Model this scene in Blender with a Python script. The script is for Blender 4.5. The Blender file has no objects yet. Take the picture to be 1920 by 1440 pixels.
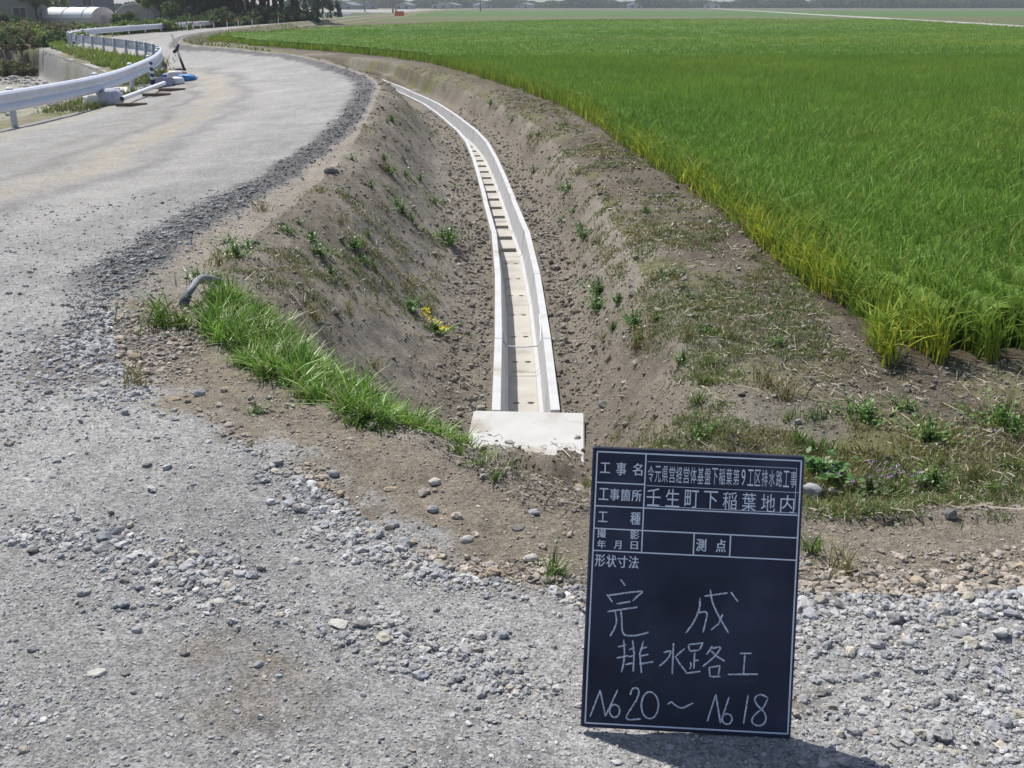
import bpy, math, random
import numpy as np
from mathutils import Vector, Matrix

random.seed(5)
rng = np.random.default_rng(7)
S = bpy.context.scene
C = S.collection
rad = math.radians

# ------------------------------------------------------------------ camera, sky, sun, exposure
CAMZ = 1.472
FPX = 1950.0
PITCH = math.atan(712.0 / FPX)
cam_d = bpy.data.cameras.new('camera')
cam_d.sensor_fit = 'HORIZONTAL'
cam_d.sensor_width = 36.0
cam_d.lens = 36.0 * FPX / 1920.0
cam_d.clip_start = 0.05
cam_d.clip_end = 6000
cam = bpy.data.objects.new('camera', cam_d)
C.objects.link(cam)
cam.location = (0, 0, CAMZ)
cam.rotation_euler = (math.pi / 2 - PITCH, 0, 0)
S.camera = cam

SUN_TO = Vector((-0.385, 0.578, 1.0)).normalized()
SUN_EL = math.asin(SUN_TO.z)
SUN_AZ = math.atan2(SUN_TO.x, SUN_TO.y)
w = bpy.data.worlds.new('World')
S.world = w
w.use_nodes = True
nt = w.node_tree
sky = nt.nodes.new('ShaderNodeTexSky')
sky.sky_type = 'NISHITA'
sky.sun_disc = False
sky.sun_elevation = SUN_EL
sky.sun_rotation = SUN_AZ
sky.air_density = 1.0
sky.dust_density = 1.5
bg = nt.nodes['Background']
bg.inputs['Strength'].default_value = 0.10
nt.links.new(sky.outputs[0], bg.inputs[0])
sun_d = bpy.data.lights.new('sun', 'SUN')
sun_d.energy = 4.7
sun_d.angle = rad(0.5)
sun_d.color = (1.0, 0.967, 0.915)
sun = bpy.data.objects.new('sun', sun_d)
C.objects.link(sun)
sun.rotation_euler = SUN_TO.to_track_quat('Z', 'Y').to_euler()
sun.location = (0, 0, 30)
S.view_settings.view_transform = 'Standard'
S.view_settings.look = 'None'
S.view_settings.exposure = 0.12
S.view_settings.gamma = 1.0
S.cycles.max_bounces = 6
S.cycles.transparent_max_bounces = 4

# ------------------------------------------------------------------ small numpy tools
def hash2(ix, iy, seed):
    h = (ix * 374761393 + iy * 668265263 + seed * 974634777) & 0xFFFFFFFF
    h = ((h ^ (h >> 13)) * 1274126177) & 0xFFFFFFFF
    h = h ^ (h >> 16)
    return (h & 0xFFFFFF) / float(0xFFFFFF)

def vnoise(x, y, seed=0):
    ix = np.floor(x).astype(np.int64); iy = np.floor(y).astype(np.int64)
    fx = x - ix; fy = y - iy
    fx = fx * fx * (3 - 2 * fx); fy = fy * fy * (3 - 2 * fy)
    a = hash2(ix, iy, seed); b = hash2(ix + 1, iy, seed)
    c = hash2(ix, iy + 1, seed); d = hash2(ix + 1, iy + 1, seed)
    return (a * (1 - fx) + b * fx) * (1 - fy) + (c * (1 - fx) + d * fx) * fy

def fbm(x, y, seed=0, octs=4):
    s = np.zeros_like(x, dtype=float); amp = 0.5; tot = 0
    for o in range(octs):
        s += amp * vnoise(x * 2 ** o + 17.3 * o, y * 2 ** o - 9.1 * o, seed + o)
        tot += amp; amp *= 0.5
    return s / tot

def sstep(a, b, x):
    t = np.clip((x - a) / (b - a), 0, 1)
    return t * t * (3 - 2 * t)

def dist_poly(px, py, poly):
    best = np.full(px.shape, 1e9)
    for (ax, ay), (bx, by) in zip(poly[:-1], poly[1:]):
        dx, dy = bx - ax, by - ay
        L = dx * dx + dy * dy + 1e-12
        t = np.clip(((px - ax) * dx + (py - ay) * dy) / L, 0, 1)
        d = (px - ax - t * dx) ** 2 + (py - ay - t * dy) ** 2
        np.minimum(best, d, out=best)
    return np.sqrt(best)

def in_poly(px, py, poly):
    ins = np.zeros(px.shape, dtype=bool)
    n = len(poly)
    for i in range(n):
        ax, ay = poly[i]; bx, by = poly[(i + 1) % n]
        if ay == by:
            continue
        c = ((ay > py) != (by > py))
        xi = (bx - ax) * (py - ay) / (by - ay) + ax
        ins ^= c & (px < xi)
    return ins

def smooth_line(pts, n=6):
    pts = [np.array(p, float) for p in pts]
    P = [2 * pts[0] - pts[1]] + pts + [2 * pts[-1] - pts[-2]]
    out = []
    for i in range(1, len(P) - 2):
        p0, p1, p2, p3 = P[i - 1], P[i], P[i + 1], P[i + 2]
        for k in range(n):
            t = k / n
            out.append(0.5 * (2 * p1 + (p2 - p0) * t + (2 * p0 - 5 * p1 + 4 * p2 - p3) * t * t + (3 * p1 - p0 - 3 * p2 + p3) * t ** 3))
    out.append(pts[-1])
    return [tuple(p) for p in out]

def P(u, v, z):
    """ground point at height z that the photograph's pixel (u, v) of 1920 x 1440 looks at"""
    a = PITCH + math.atan((v - 720.0) / FPX)
    y = (CAMZ - z) / math.tan(a)
    dep = y * math.cos(PITCH) + (CAMZ - z) * math.sin(PITCH)
    return ((u - 960.0) / FPX * dep, y)

def Wp(u, v, y):
    """point at forward distance y on the line of sight of pixel (u, v)"""
    a = PITCH + math.atan((v - 720.0) / FPX)
    dz = y * math.tan(a)
    dep = y * math.cos(PITCH) + dz * math.sin(PITCH)
    return Vector(((u - 960.0) / FPX * dep, y, CAMZ - dz))

# ------------------------------------------------------------------ plan of the place
ZCH = -0.90          # top of the drainage channel
ZSH = -0.38          # field shelf
crest_px = [(475, 49), (340, 74), (450, 91), (560, 104), (640, 124), (690, 141), (712, 163), (698, 205), (660, 272), (622, 318), (575, 360), (525, 402),
            (462, 452), (408, 508), (382, 570), (396, 640), (480, 702), (600, 760), (700, 802), (800, 847), (880, 885), (960, 930), (1040, 958)]
crest = [(-23.0, 400.0), (-21.0, 190.0)] + [P(u, v, 0) for u, v in crest_px] + [(0.8, 2.83), (1.6, 2.84), (3.0, 2.86), (6, 2.9), (40, 3.2)]
CREST = smooth_line(crest, 5)
ROADPOLY = CREST + [(40, -60), (-400, -60), (-400, 400)]

chan_px = [(986, 775), (980, 635), (976, 571), (965, 472), (956, 430), (935, 370), (918, 320), (897, 270), (871, 240), (810, 195), (767, 175), (722, 155)]
chan = [P(u, v, ZCH) for u, v in chan_px]
chan[0] = (chan[0][0], 6.0)
e = np.array(chan[-1]) - np.array(chan[-3]); e /= np.linalg.norm(e)
chan += [tuple(np.array(chan[-1]) + e * 4 + np.array([-0.6, 0])), (-13.2, 48.0), (-16.2, 58.0), (-17.5, 80.0), (-19.2, 190.0)]
CHAN = smooth_line(chan, 8)

bank_px = [(800, 140), (900, 170), (990, 215), (1060, 280), (1120, 350), (1180, 450), (1212, 520), (1250, 600), (1292, 700), (1300, 790)]
bank = [(-17.5, 200.0), (-16.0, 90.0), (-14.0, 60.0), (-10.5, 48.0)] + [P(u, v, ZSH) for u, v in bank_px] + [(0.95, 4.1), (1.4, 3.75), (2.2, 3.6), (4, 3.6), (40, 3.9)]
BANK = smooth_line(bank, 4)
SHELFPOLY = BANK + [(2500, 4), (2500, 2500), (-18, 2500)]

field_px = [(1655, 690), (1600, 622), (1500, 535), (1400, 448), (1300, 370), (1180, 285), (1060, 205), (930, 155), (800, 118), (650, 100), (500, 88), (380, 78)]
field = [P(u, v, ZSH) for u, v in field_px]
FIELD_EDGE = smooth_line(field, 4)
FIELDPOLY = FIELD_EDGE + [(-15.5, 66), (-13.5, 82), (-6, 104), (8, 122), (30, 127), (43, 124), (38.5, 84), (36, 60), (40, 8.2), (8, 5.65), (3.5, 5.5)]

rail_pts = [(-10.2, 8.0), (-9.5, 14.5), (-9.05, 19.4), (-9.1, 23.7), (-9.9, 28.4), (-11.15, 33.9), (-13.0, 40.0), (-15.4, 45.0), (-18.2, 49.5),
            (-21.3, 54.2), (-24.3, 60.0), (-26.5, 68.0), (-27.6, 78.0), (-28.0, 95.0), (-28.6, 130.0), (-30, 300)]
RAIL = smooth_line(rail_pts, 6)
LEFTPOLY = RAIL + [(-400, 300), (-400, 8), (-10.8, -40), (-10.6, 4)]
wall_pts = [(-24.4, 57.0), (-23.8, 55.8), (-19.8, 48.6), (-15.9, 41.5), (-12.9, 35.5), (-11.3, 30.0), (-10.6, 24.0), (-10.8, 18.0), (-11.6, 8.0)]
CANALPOLY = wall_pts + [(-18.5, 4), (-20.0, 38), (-26.0, 52), (-33.5, 61), (-26.0, 59.5)]

def height(x, y):
    x = np.asarray(x, float); y = np.asarray(y, float)
    r = np.hypot(x, y)
    road = in_poly(x, y, ROADPOLY)
    dr = dist_poly(x, y, CREST)
    dR = dist_poly(x, y, RAIL)
    left = in_poly(x, y, LEFTPOLY)
    # road surface, falling to the outside of the bend
    t = dr / (dr + dR + 1e-6)
    zr = -0.62 * t * sstep(3, 15, y)
    und = (fbm(x * 0.9, y * 0.9, 3) - 0.5) * 0.05 + (fbm(x * 4, y * 4, 9) - 0.5) * 0.024 + (fbm(x * 22, y * 22, 19, 3) - 0.5) * 0.012 * (r < 9)
    rough = np.where(dr < 1.0, 1.0, 0.5)
    zr = zr + und * np.where(r < 60, 1, 0.3) * rough - 0.012
    strip = np.exp(-((dr - 0.5 + .25 * sstep(6.5, 15, y)) / 0.28) ** 2) * sstep(4.2, 5.6, y) * (r < 40)
    zr = zr + strip * (.035 * fbm(x * 5, y * 5, 31) + .05 * (fbm(x * 9, y * 9, 32, 3) - .45))
    # beyond the guard rail
    canal = in_poly(x, y, CANALPOLY)
    dW = dist_poly(x, y, CANALPOLY + [CANALPOLY[0]])
    zl = -0.62 - 0.22 * sstep(0.4, 2.0, dR) - 0.25 * sstep(40, 90, -x)
    zc = -0.86 - 1.2 * sstep(0.0, 0.35, dW) - 0.15 * fbm(x * 0.5, y * 0.5, 4)
    zl = np.where(canal, zc, zl + (fbm(x * 0.7, y * 0.7, 8) - 0.5) * 0.25 * sstep(0.5, 2, dR))
    # ditch, bank and shelf
    dc = dist_poly(x, y, CHAN)
    dce = dist_poly(x, y, [(0.05, 5.15)] + CHAN)
    dcc = np.maximum(dce - 0.36 - 0.16 * sstep(7, 14, y) * 0.6, 0)
    dB = dist_poly(x, y, BANK)
    sd = np.where(in_poly(x, y, SHELFPOLY), -dB, dB)
    dF = .20 * np.log1p(np.exp(np.clip(sd / .20, -30, 30)))
    e = 0.03; p = 1.75
    wr = 1 / (dr + e) ** p; wc = 1 / (dcc + e) ** p; wf = 1 / (dF + .04) ** p
    zfl = (ZCH - 0.045) * (1 - sstep(37, 48, y)) + (ZSH + 0.02) * sstep(37, 48, y)
    zd = (wc * zfl + wf * ZSH) / (wr + wc + wf)
    bankm = sstep(0.0, 0.25, dcc) * sstep(0.05, 0.4, dr)
    zd = zd + (fbm(x * 1.3, y * 1.3, 12) - 0.5) * 0.14 * bankm * sstep(0.1, 0.6, dF + 0.2)
    zd = zd + (fbm(x * 3.1, y * 3.1, 13) - 0.5) * 0.075 * bankm
    zd = zd + (fbm(x * 6, y * 6, 14) - 0.5) * 0.05 * sstep(0.0, 0.2, dr) * np.where(r < 50, 1, 0)
    zd = zd + (fbm(x * 14, y * 14, 15, 3) - 0.5) * 0.026 * np.where(r < 16, 1, 0)
    zd = zd + (.15 + .08 * (fbm(x * 9, y * 9, 27) - .5)) * np.exp(-((x - .02) / .33) ** 4 - ((y - 5.12 - .10 * (fbm(x * 5, y * 5, 28) - .5) + .12 * (x - .1)) / .21) ** 2)
    # trench the channel stands in
    dip = 1 - sstep(0.155, 0.20, dc)
    zd = zd * (1 - dip) + (ZCH - 0.46) * dip
    z = np.where(road, np.where(left, zl, zr), zd)
    z = z * (1 - sstep(250, 600, r)) - 0.6 * sstep(250, 600, r)
    return z

def hit(u, v, zoff=0.0):
    """terrain point seen at pixel (u, v)"""
    a = PITCH + math.atan((v - 720.0) / FPX)
    ys = np.concatenate([np.arange(1.2, 12, 0.02), np.arange(12, 160, 0.15)])
    dz = ys * math.tan(a)
    dep = ys * math.cos(PITCH) + dz * math.sin(PITCH)
    xs = (u - 960.0) / FPX * dep
    zs = CAMZ - dz
    h = height(xs, ys)
    k = np.where(zs <= h)[0]
    i = k[0] if len(k) else len(ys) - 1
    return Vector((float(xs[i]), float(ys[i]), float(h[i]) + zoff))

def hz(x, y):
    return float(height(np.array([x]), np.array([y]))[0])

# ------------------------------------------------------------------ object helpers
def tag(o, label=None, cat=None, group=None, kind=None):
    if label: o['label'] = label
    if cat: o['category'] = cat
    if group: o['group'] = group
    if kind: o['kind'] = kind
    return o

def empty(name, loc, rz=0.0, **kw):
    o = bpy.data.objects.new(name, None)
    C.objects.link(o)
    o.location = loc
    o.rotation_euler = (0, 0, rz)
    o.empty_display_size = 0.2
    return tag(o, **kw)

def link(name, me, mat=None, parent=None):
    o = bpy.data.objects.new(name, me)
    C.objects.link(o)
    if mat is not None and not me.materials:
        me.materials.append(mat)
    if parent is not None:
        o.parent = parent
    return o

def np_mesh(name, V, F, col=None, smooth=False):
    """V (n,3), F (m,k) all faces of k corners, col (n,3|4) per vertex"""
    V = np.ascontiguousarray(V, np.float32); F = np.ascontiguousarray(F, np.int32)
    me = bpy.data.meshes.new(name)
    m, k = F.shape
    me.vertices.add(len(V)); me.loops.add(m * k); me.polygons.add(m)
    me.vertices.foreach_set('co', V.ravel())
    me.loops.foreach_set('vertex_index', F.ravel())
    me.polygons.foreach_set('loop_start', np.arange(0, m * k, k, dtype=np.int32))
    me.polygons.foreach_set('loop_total', np.full(m, k, np.int32))
    me.polygons.foreach_set('use_smooth', np.full(m, smooth, bool))
    if col is not None:
        if col.shape[1] == 3:
            col = np.concatenate([col, np.ones((len(col), 1))], 1)
        a = me.color_attributes.new('Col', 'FLOAT_COLOR', 'POINT')
        a.data.foreach_set('color', np.ascontiguousarray(col, np.float32).ravel())
    me.update(calc_edges=True)
    me.validate()
    return me

class MB:
    def __init__(self):
        self.v = []; self.f = []
    def add(self, vs, fs):
        b = len(self.v)
        self.v += [tuple(p) for p in vs]
        self.f += [tuple(i + b for i in f) for f in fs]
        return self
    def box(self, c, s, rot=None, bev=0.0):
        hx, hy, hz_ = s[0] / 2, s[1] / 2, s[2] / 2
        b = min(bev, hx * .9, hy * .9, hz_ * .9)
        vs = []
        if b <= 0:
            for x in (-hx, hx):
                for y in (-hy, hy):
                    for z in (-hz_, hz_):
                        vs.append(Vector((x, y, z)))
            fs = [(0, 1, 3, 2), (4, 6, 7, 5), (0, 4, 5, 1), (2, 3, 7, 6), (0, 2, 6, 4), (1, 5, 7, 3)]
        else:
            def ring(z, k):
                return [Vector((sx * (hx - k * (1 if q else 0) - (b if k == -1 else 0)), sy * (hy), z)) for sx, sy, q in ()]
            def rr(z, ins):
                X, Y = hx - ins, hy - ins
                return [Vector(p) for p in [(-X + b, -Y, z), (X - b, -Y, z), (X, -Y + b, z), (X, Y - b, z), (X - b, Y, z), (-X + b, Y, z), (-X, Y - b, z), (-X, -Y + b, z)]]
            rings = [rr(-hz_, b * .9), rr(-hz_ + b, 0), rr(hz_ - b, 0), rr(hz_, b * .9)]
            vs = sum(rings, [])
            fs = [tuple(range(7, -1, -1)), tuple(range(24, 32))]
            for k in range(3):
                for i in range(8):
                    j = (i + 1) % 8
                    fs.append((k * 8 + i, k * 8 + j, k * 8 + 8 + j, k * 8 + 8 + i))
        M = rot if rot is not None else Matrix.Identity(3)
        c = Vector(c)
        return self.add([M @ p + c for p in vs], fs)
    def tube(self, pts, r, n=8, caps=True):
        pts = [Vector(p) for p in pts]
        rs = r if isinstance(r, (list, tuple)) else [r] * len(pts)
        vs = []; fs = []
        up = Vector((0, 0, 1))
        for i, p in enumerate(pts):
            d = (pts[min(i + 1, len(pts) - 1)] - pts[max(i - 1, 0)]).normalized()
            a = d.cross(up)
            if a.length < 1e-3: a = d.cross(Vector((1, 0, 0)))
            a.normalize(); b = a.cross(d).normalized()
            for k in range(n):
                t = 2 * math.pi * k / n
                vs.append(p + (a * math.cos(t) + b * math.sin(t)) * rs[i])
        for i in range(len(pts) - 1):
            for k in range(n):
                l = (k + 1) % n
                fs.append((i * n + k, i * n + l, (i + 1) * n + l, (i + 1) * n + k))
        if caps:
            fs.append(tuple(range(n - 1, -1, -1)))
            fs.append(tuple(range((len(pts) - 1) * n, len(pts) * n)))
        return self.add(vs, fs)
    def mesh(self, name, smooth=False):
        me = bpy.data.meshes.new(name)
        me.from_pydata([tuple(p) for p in self.v], [], self.f)
        if smooth:
            me.polygons.foreach_set('use_smooth', [True] * len(me.polygons))
        me.update()
        return me
    def build(self, name, mat, parent=None, smooth=False):
        return link(name, self.mesh(name, smooth), mat, parent)

# ------------------------------------------------------------------ materials
def new_mat(name):
    m = bpy.data.materials.new(name)
    m.use_nodes = True
    return m, m.node_tree.nodes, m.node_tree.links, m.node_tree.nodes['Principled BSDF']

def noisy(name, col, rough=0.8, scale=8.0, amt=0.25, bump=0.0, bscale=60.0, metal=0.0, col2=None, stain=None):
    m, N, L, b = new_mat(name)
    tc = N.new('ShaderNodeTexCoord')
    nz = N.new('ShaderNodeTexNoise'); nz.inputs['Scale'].default_value = scale; nz.inputs['Detail'].default_value = 6
    L.new(tc.outputs['Object'], nz.inputs['Vector'])
    rp = N.new('ShaderNodeValToRGB')
    c1 = tuple(max(0, c * (1 - amt)) for c in col); c2 = tuple(min(1, c * (1 + amt)) for c in (col2 or col))
    rp.color_ramp.elements[0].position = 0.3; rp.color_ramp.elements[1].position = 0.7
    rp.color_ramp.elements[0].color = (*c1, 1); rp.color_ramp.elements[1].color = (*c2, 1)
    L.new(nz.outputs['Fac'], rp.inputs['Fac'])
    out = rp.outputs['Color']
    if stain:
        n2 = N.new('ShaderNodeTexNoise'); n2.inputs['Scale'].default_value = stain[1]; n2.inputs['Detail'].default_value = 8
        L.new(tc.outputs['Object'], n2.inputs['Vector'])
        r2 = N.new('ShaderNodeValToRGB'); r2.color_ramp.elements[0].position = stain[2]; r2.color_ramp.elements[1].position = stain[2] + 0.15
        L.new(n2.outputs['Fac'], r2.inputs['Fac'])
        mx = N.new('ShaderNodeMix'); mx.data_type = 'RGBA'
        L.new(r2.outputs['Color'], mx.inputs['Factor']); L.new(out, mx.inputs['A']); mx.inputs['B'].default_value = (*stain[0], 1)
        out = mx.outputs['Result']
    L.new(out, b.inputs['Base Color'])
    b.inputs['Roughness'].default_value = rough; b.inputs['Metallic'].default_value = metal
    b.inputs['Specular IOR Level'].default_value = 0.3
    if bump:
        n3 = N.new('ShaderNodeTexNoise'); n3.inputs['Scale'].default_value = bscale; n3.inputs['Detail'].default_value = 4
        L.new(tc.outputs['Object'], n3.inputs['Vector'])
        bp = N.new('ShaderNodeBump'); bp.inputs['Strength'].default_value = bump; bp.inputs['Distance'].default_value = 0.01
        L.new(n3.outputs['Fac'], bp.inputs['Height']); L.new(bp.outputs['Normal'], b.inputs['Normal'])
    return m

def attr_mat(name, rough=0.85, translucent=0.0, bump=0.0, bscale=80.0, spec=0.25, var=0.0, vscale=40):
    m, N, L, b = new_mat(name)
    at = N.new('ShaderNodeAttribute'); at.attribute_name = 'Col'
    out = at.outputs['Color']
    tc = N.new('ShaderNodeTexCoord')
    if var:
        nz = N.new('ShaderNodeTexNoise'); nz.inputs['Scale'].default_value = vscale; nz.inputs['Detail'].default_value = 4
        L.new(tc.outputs['Object'], nz.inputs['Vector'])
        mr = N.new('ShaderNodeMapRange'); mr.inputs['From Min'].default_value = .3; mr.inputs['From Max'].default_value = .7
        mr.inputs['To Min'].default_value = 1 - var; mr.inputs['To Max'].default_value = 1 + var
        L.new(nz.outputs['Fac'], mr.inputs['Value'])
        vm = N.new('ShaderNodeVectorMath'); vm.operation = 'SCALE'
        L.new(out, vm.inputs[0]); L.new(mr.outputs['Result'], vm.inputs['Scale'])
        out = vm.outputs[0]
    L.new(out, b.inputs['Base Color'])
    b.inputs['Roughness'].default_value = rough
    b.inputs['Specular IOR Level'].default_value = spec
    if bump:
        n3 = N.new('ShaderNodeTexNoise'); n3.inputs['Scale'].default_value = bscale
        L.new(tc.outputs['Object'], n3.inputs['Vector'])
        bp = N.new('ShaderNodeBump'); bp.inputs['Strength'].default_value = bump; bp.inputs['Distance'].default_value = 0.01
        L.new(n3.outputs['Fac'], bp.inputs['Height']); L.new(bp.outputs['Normal'], b.inputs['Normal'])
    if translucent:
        tr = N.new('ShaderNodeBsdfTranslucent'); mx = N.new('ShaderNodeMixShader')
        L.new(out, tr.inputs['Color']); mx.inputs['Fac'].default_value = translucent
        L.new(b.outputs[0], mx.inputs[1]); L.new(tr.outputs[0], mx.inputs[2])
        L.new(mx.outputs[0], N['Material Output'].inputs['Surface'])
    return m

def ground_mat():
    m, N, L, b = new_mat('ground_soil_and_gravel')
    at = N.new('ShaderNodeAttribute'); at.attribute_name = 'Col'
    geo = N.new('ShaderNodeNewGeometry')
    def noise(scale, det=5, rg=0.6):
        n = N.new('ShaderNodeTexNoise'); n.inputs['Scale'].default_value = scale; n.inputs['Detail'].default_value = det
        n.inputs['Roughness'].default_value = rg
        L.new(geo.outputs['Position'], n.inputs['Vector']); return n
    def rng_(src, a, bb, f0=0.25, f1=0.75):
        mr = N.new('ShaderNodeMapRange'); mr.inputs['From Min'].default_value = f0; mr.inputs['From Max'].default_value = f1
        mr.inputs['To Min'].default_value = a; mr.inputs['To Max'].default_value = bb
        L.new(src, mr.inputs['Value']); return mr.outputs['Result']
    def mul(a, b_):
        n = N.new('ShaderNodeMath'); n.operation = 'MULTIPLY'; L.new(a, n.inputs[0]); L.new(b_, n.inputs[1]); return n.outputs[0]
    fine = noise(150, 6, 0.75); mid = noise(26, 6, 0.7); mid2 = noise(6.5, 5, .65); big = noise(1.6, 6, 0.62); huge = noise(0.25, 4)
    vor = N.new('ShaderNodeTexVoronoi'); vor.inputs['Scale'].default_value = 150
    L.new(geo.outputs['Position'], vor.inputs['Vector'])
    sep = N.new('ShaderNodeSeparateColor'); L.new(vor.outputs['Color'], sep.inputs[0])
    peb = rng_(sep.outputs[0], 0.62, 1.38, 0, 1)
    # pebbly variation only where the grain (alpha) says gravel
    mixp = N.new('ShaderNodeMix'); mixp.data_type = 'FLOAT'
    L.new(at.outputs['Alpha'], mixp.inputs['Factor']); mixp.inputs['A'].default_value = 1.0; L.new(peb, mixp.inputs['B'])
    f = mul(mul(mul(rng_(fine.outputs['Fac'], .50, 1.50), rng_(mid.outputs['Fac'], .74, 1.26)), mul(rng_(big.outputs['Fac'], .86, 1.14), mul(rng_(huge.outputs['Fac'], .93, 1.07), rng_(mid2.outputs['Fac'], .86, 1.14)))), mixp.outputs['Result'])
    vm = N.new('ShaderNodeVectorMath'); vm.operation = 'SCALE'
    L.new(at.outputs['Color'], vm.inputs[0]); L.new(f, vm.inputs['Scale'])
    L.new(vm.outputs[0], b.inputs['Base Color'])
    b.inputs['Roughness'].default_value = 0.95; b.inputs['Specular IOR Level'].default_value = 0.15
    bh = N.new('ShaderNodeMath'); bh.operation = 'ADD'
    L.new(mul(fine.outputs['Fac'], at.outputs['Alpha']), bh.inputs[0]); L.new(mid.outputs['Fac'], bh.inputs[1])
    bp = N.new('ShaderNodeBump'); bp.inputs['Strength'].default_value = 0.85; bp.inputs['Distance'].default_value = 0.014
    L.new(bh.outputs[0], bp.inputs['Height'])
    L.new(bp.outputs['Normal'], b.inputs['Normal'])
    return m

M_ground = ground_mat()
M_conc = noisy('pale_precast_concrete', (0.56, 0.56, 0.56), 0.85, 5, 0.08, 0.15, 90, stain=((0.36, 0.31, 0.24), 2.3, 0.62))
M_concfloor = noisy('dusty_channel_floor', (0.455, 0.43, 0.385), 0.9, 4, 0.12, 0.1, 70, stain=((0.30, 0.265, 0.215), 3.0, 0.58))
M_concold = noisy('weathered_wall_concrete', (0.33, 0.32, 0.31), 0.9, 2, 0.2, 0.2, 30, stain=((0.17, 0.16, 0.14), 0.9, 0.55))
M_rail = noisy('white_painted_steel', (0.66, 0.68, 0.76), 0.4, 3, 0.05)
M_post = noisy('white_painted_post', (0.55, 0.56, 0.64), 0.45, 3, 0.06)
M_stone = attr_mat('stone', 0.9, bump=0.3, bscale=120, var=0.18, vscale=60)
M_grass = attr_mat('grass_blade', 0.42, translucent=0.3, spec=0.5)
M_barley = attr_mat('barley_blade', 0.7, translucent=0.32, spec=0.2)
M_straw = attr_mat('straw', 0.8)
M_leaf = attr_mat('tree_leaf', 0.7, translucent=0.38)
M_bark = noisy('bark', (0.07, 0.055, 0.045), 0.95, 6, 0.3)

# ------------------------------------------------------------------ terrain
def nz_(x, y, s, seed, o=4): return fbm(x * s, y * s, seed, o)

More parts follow.
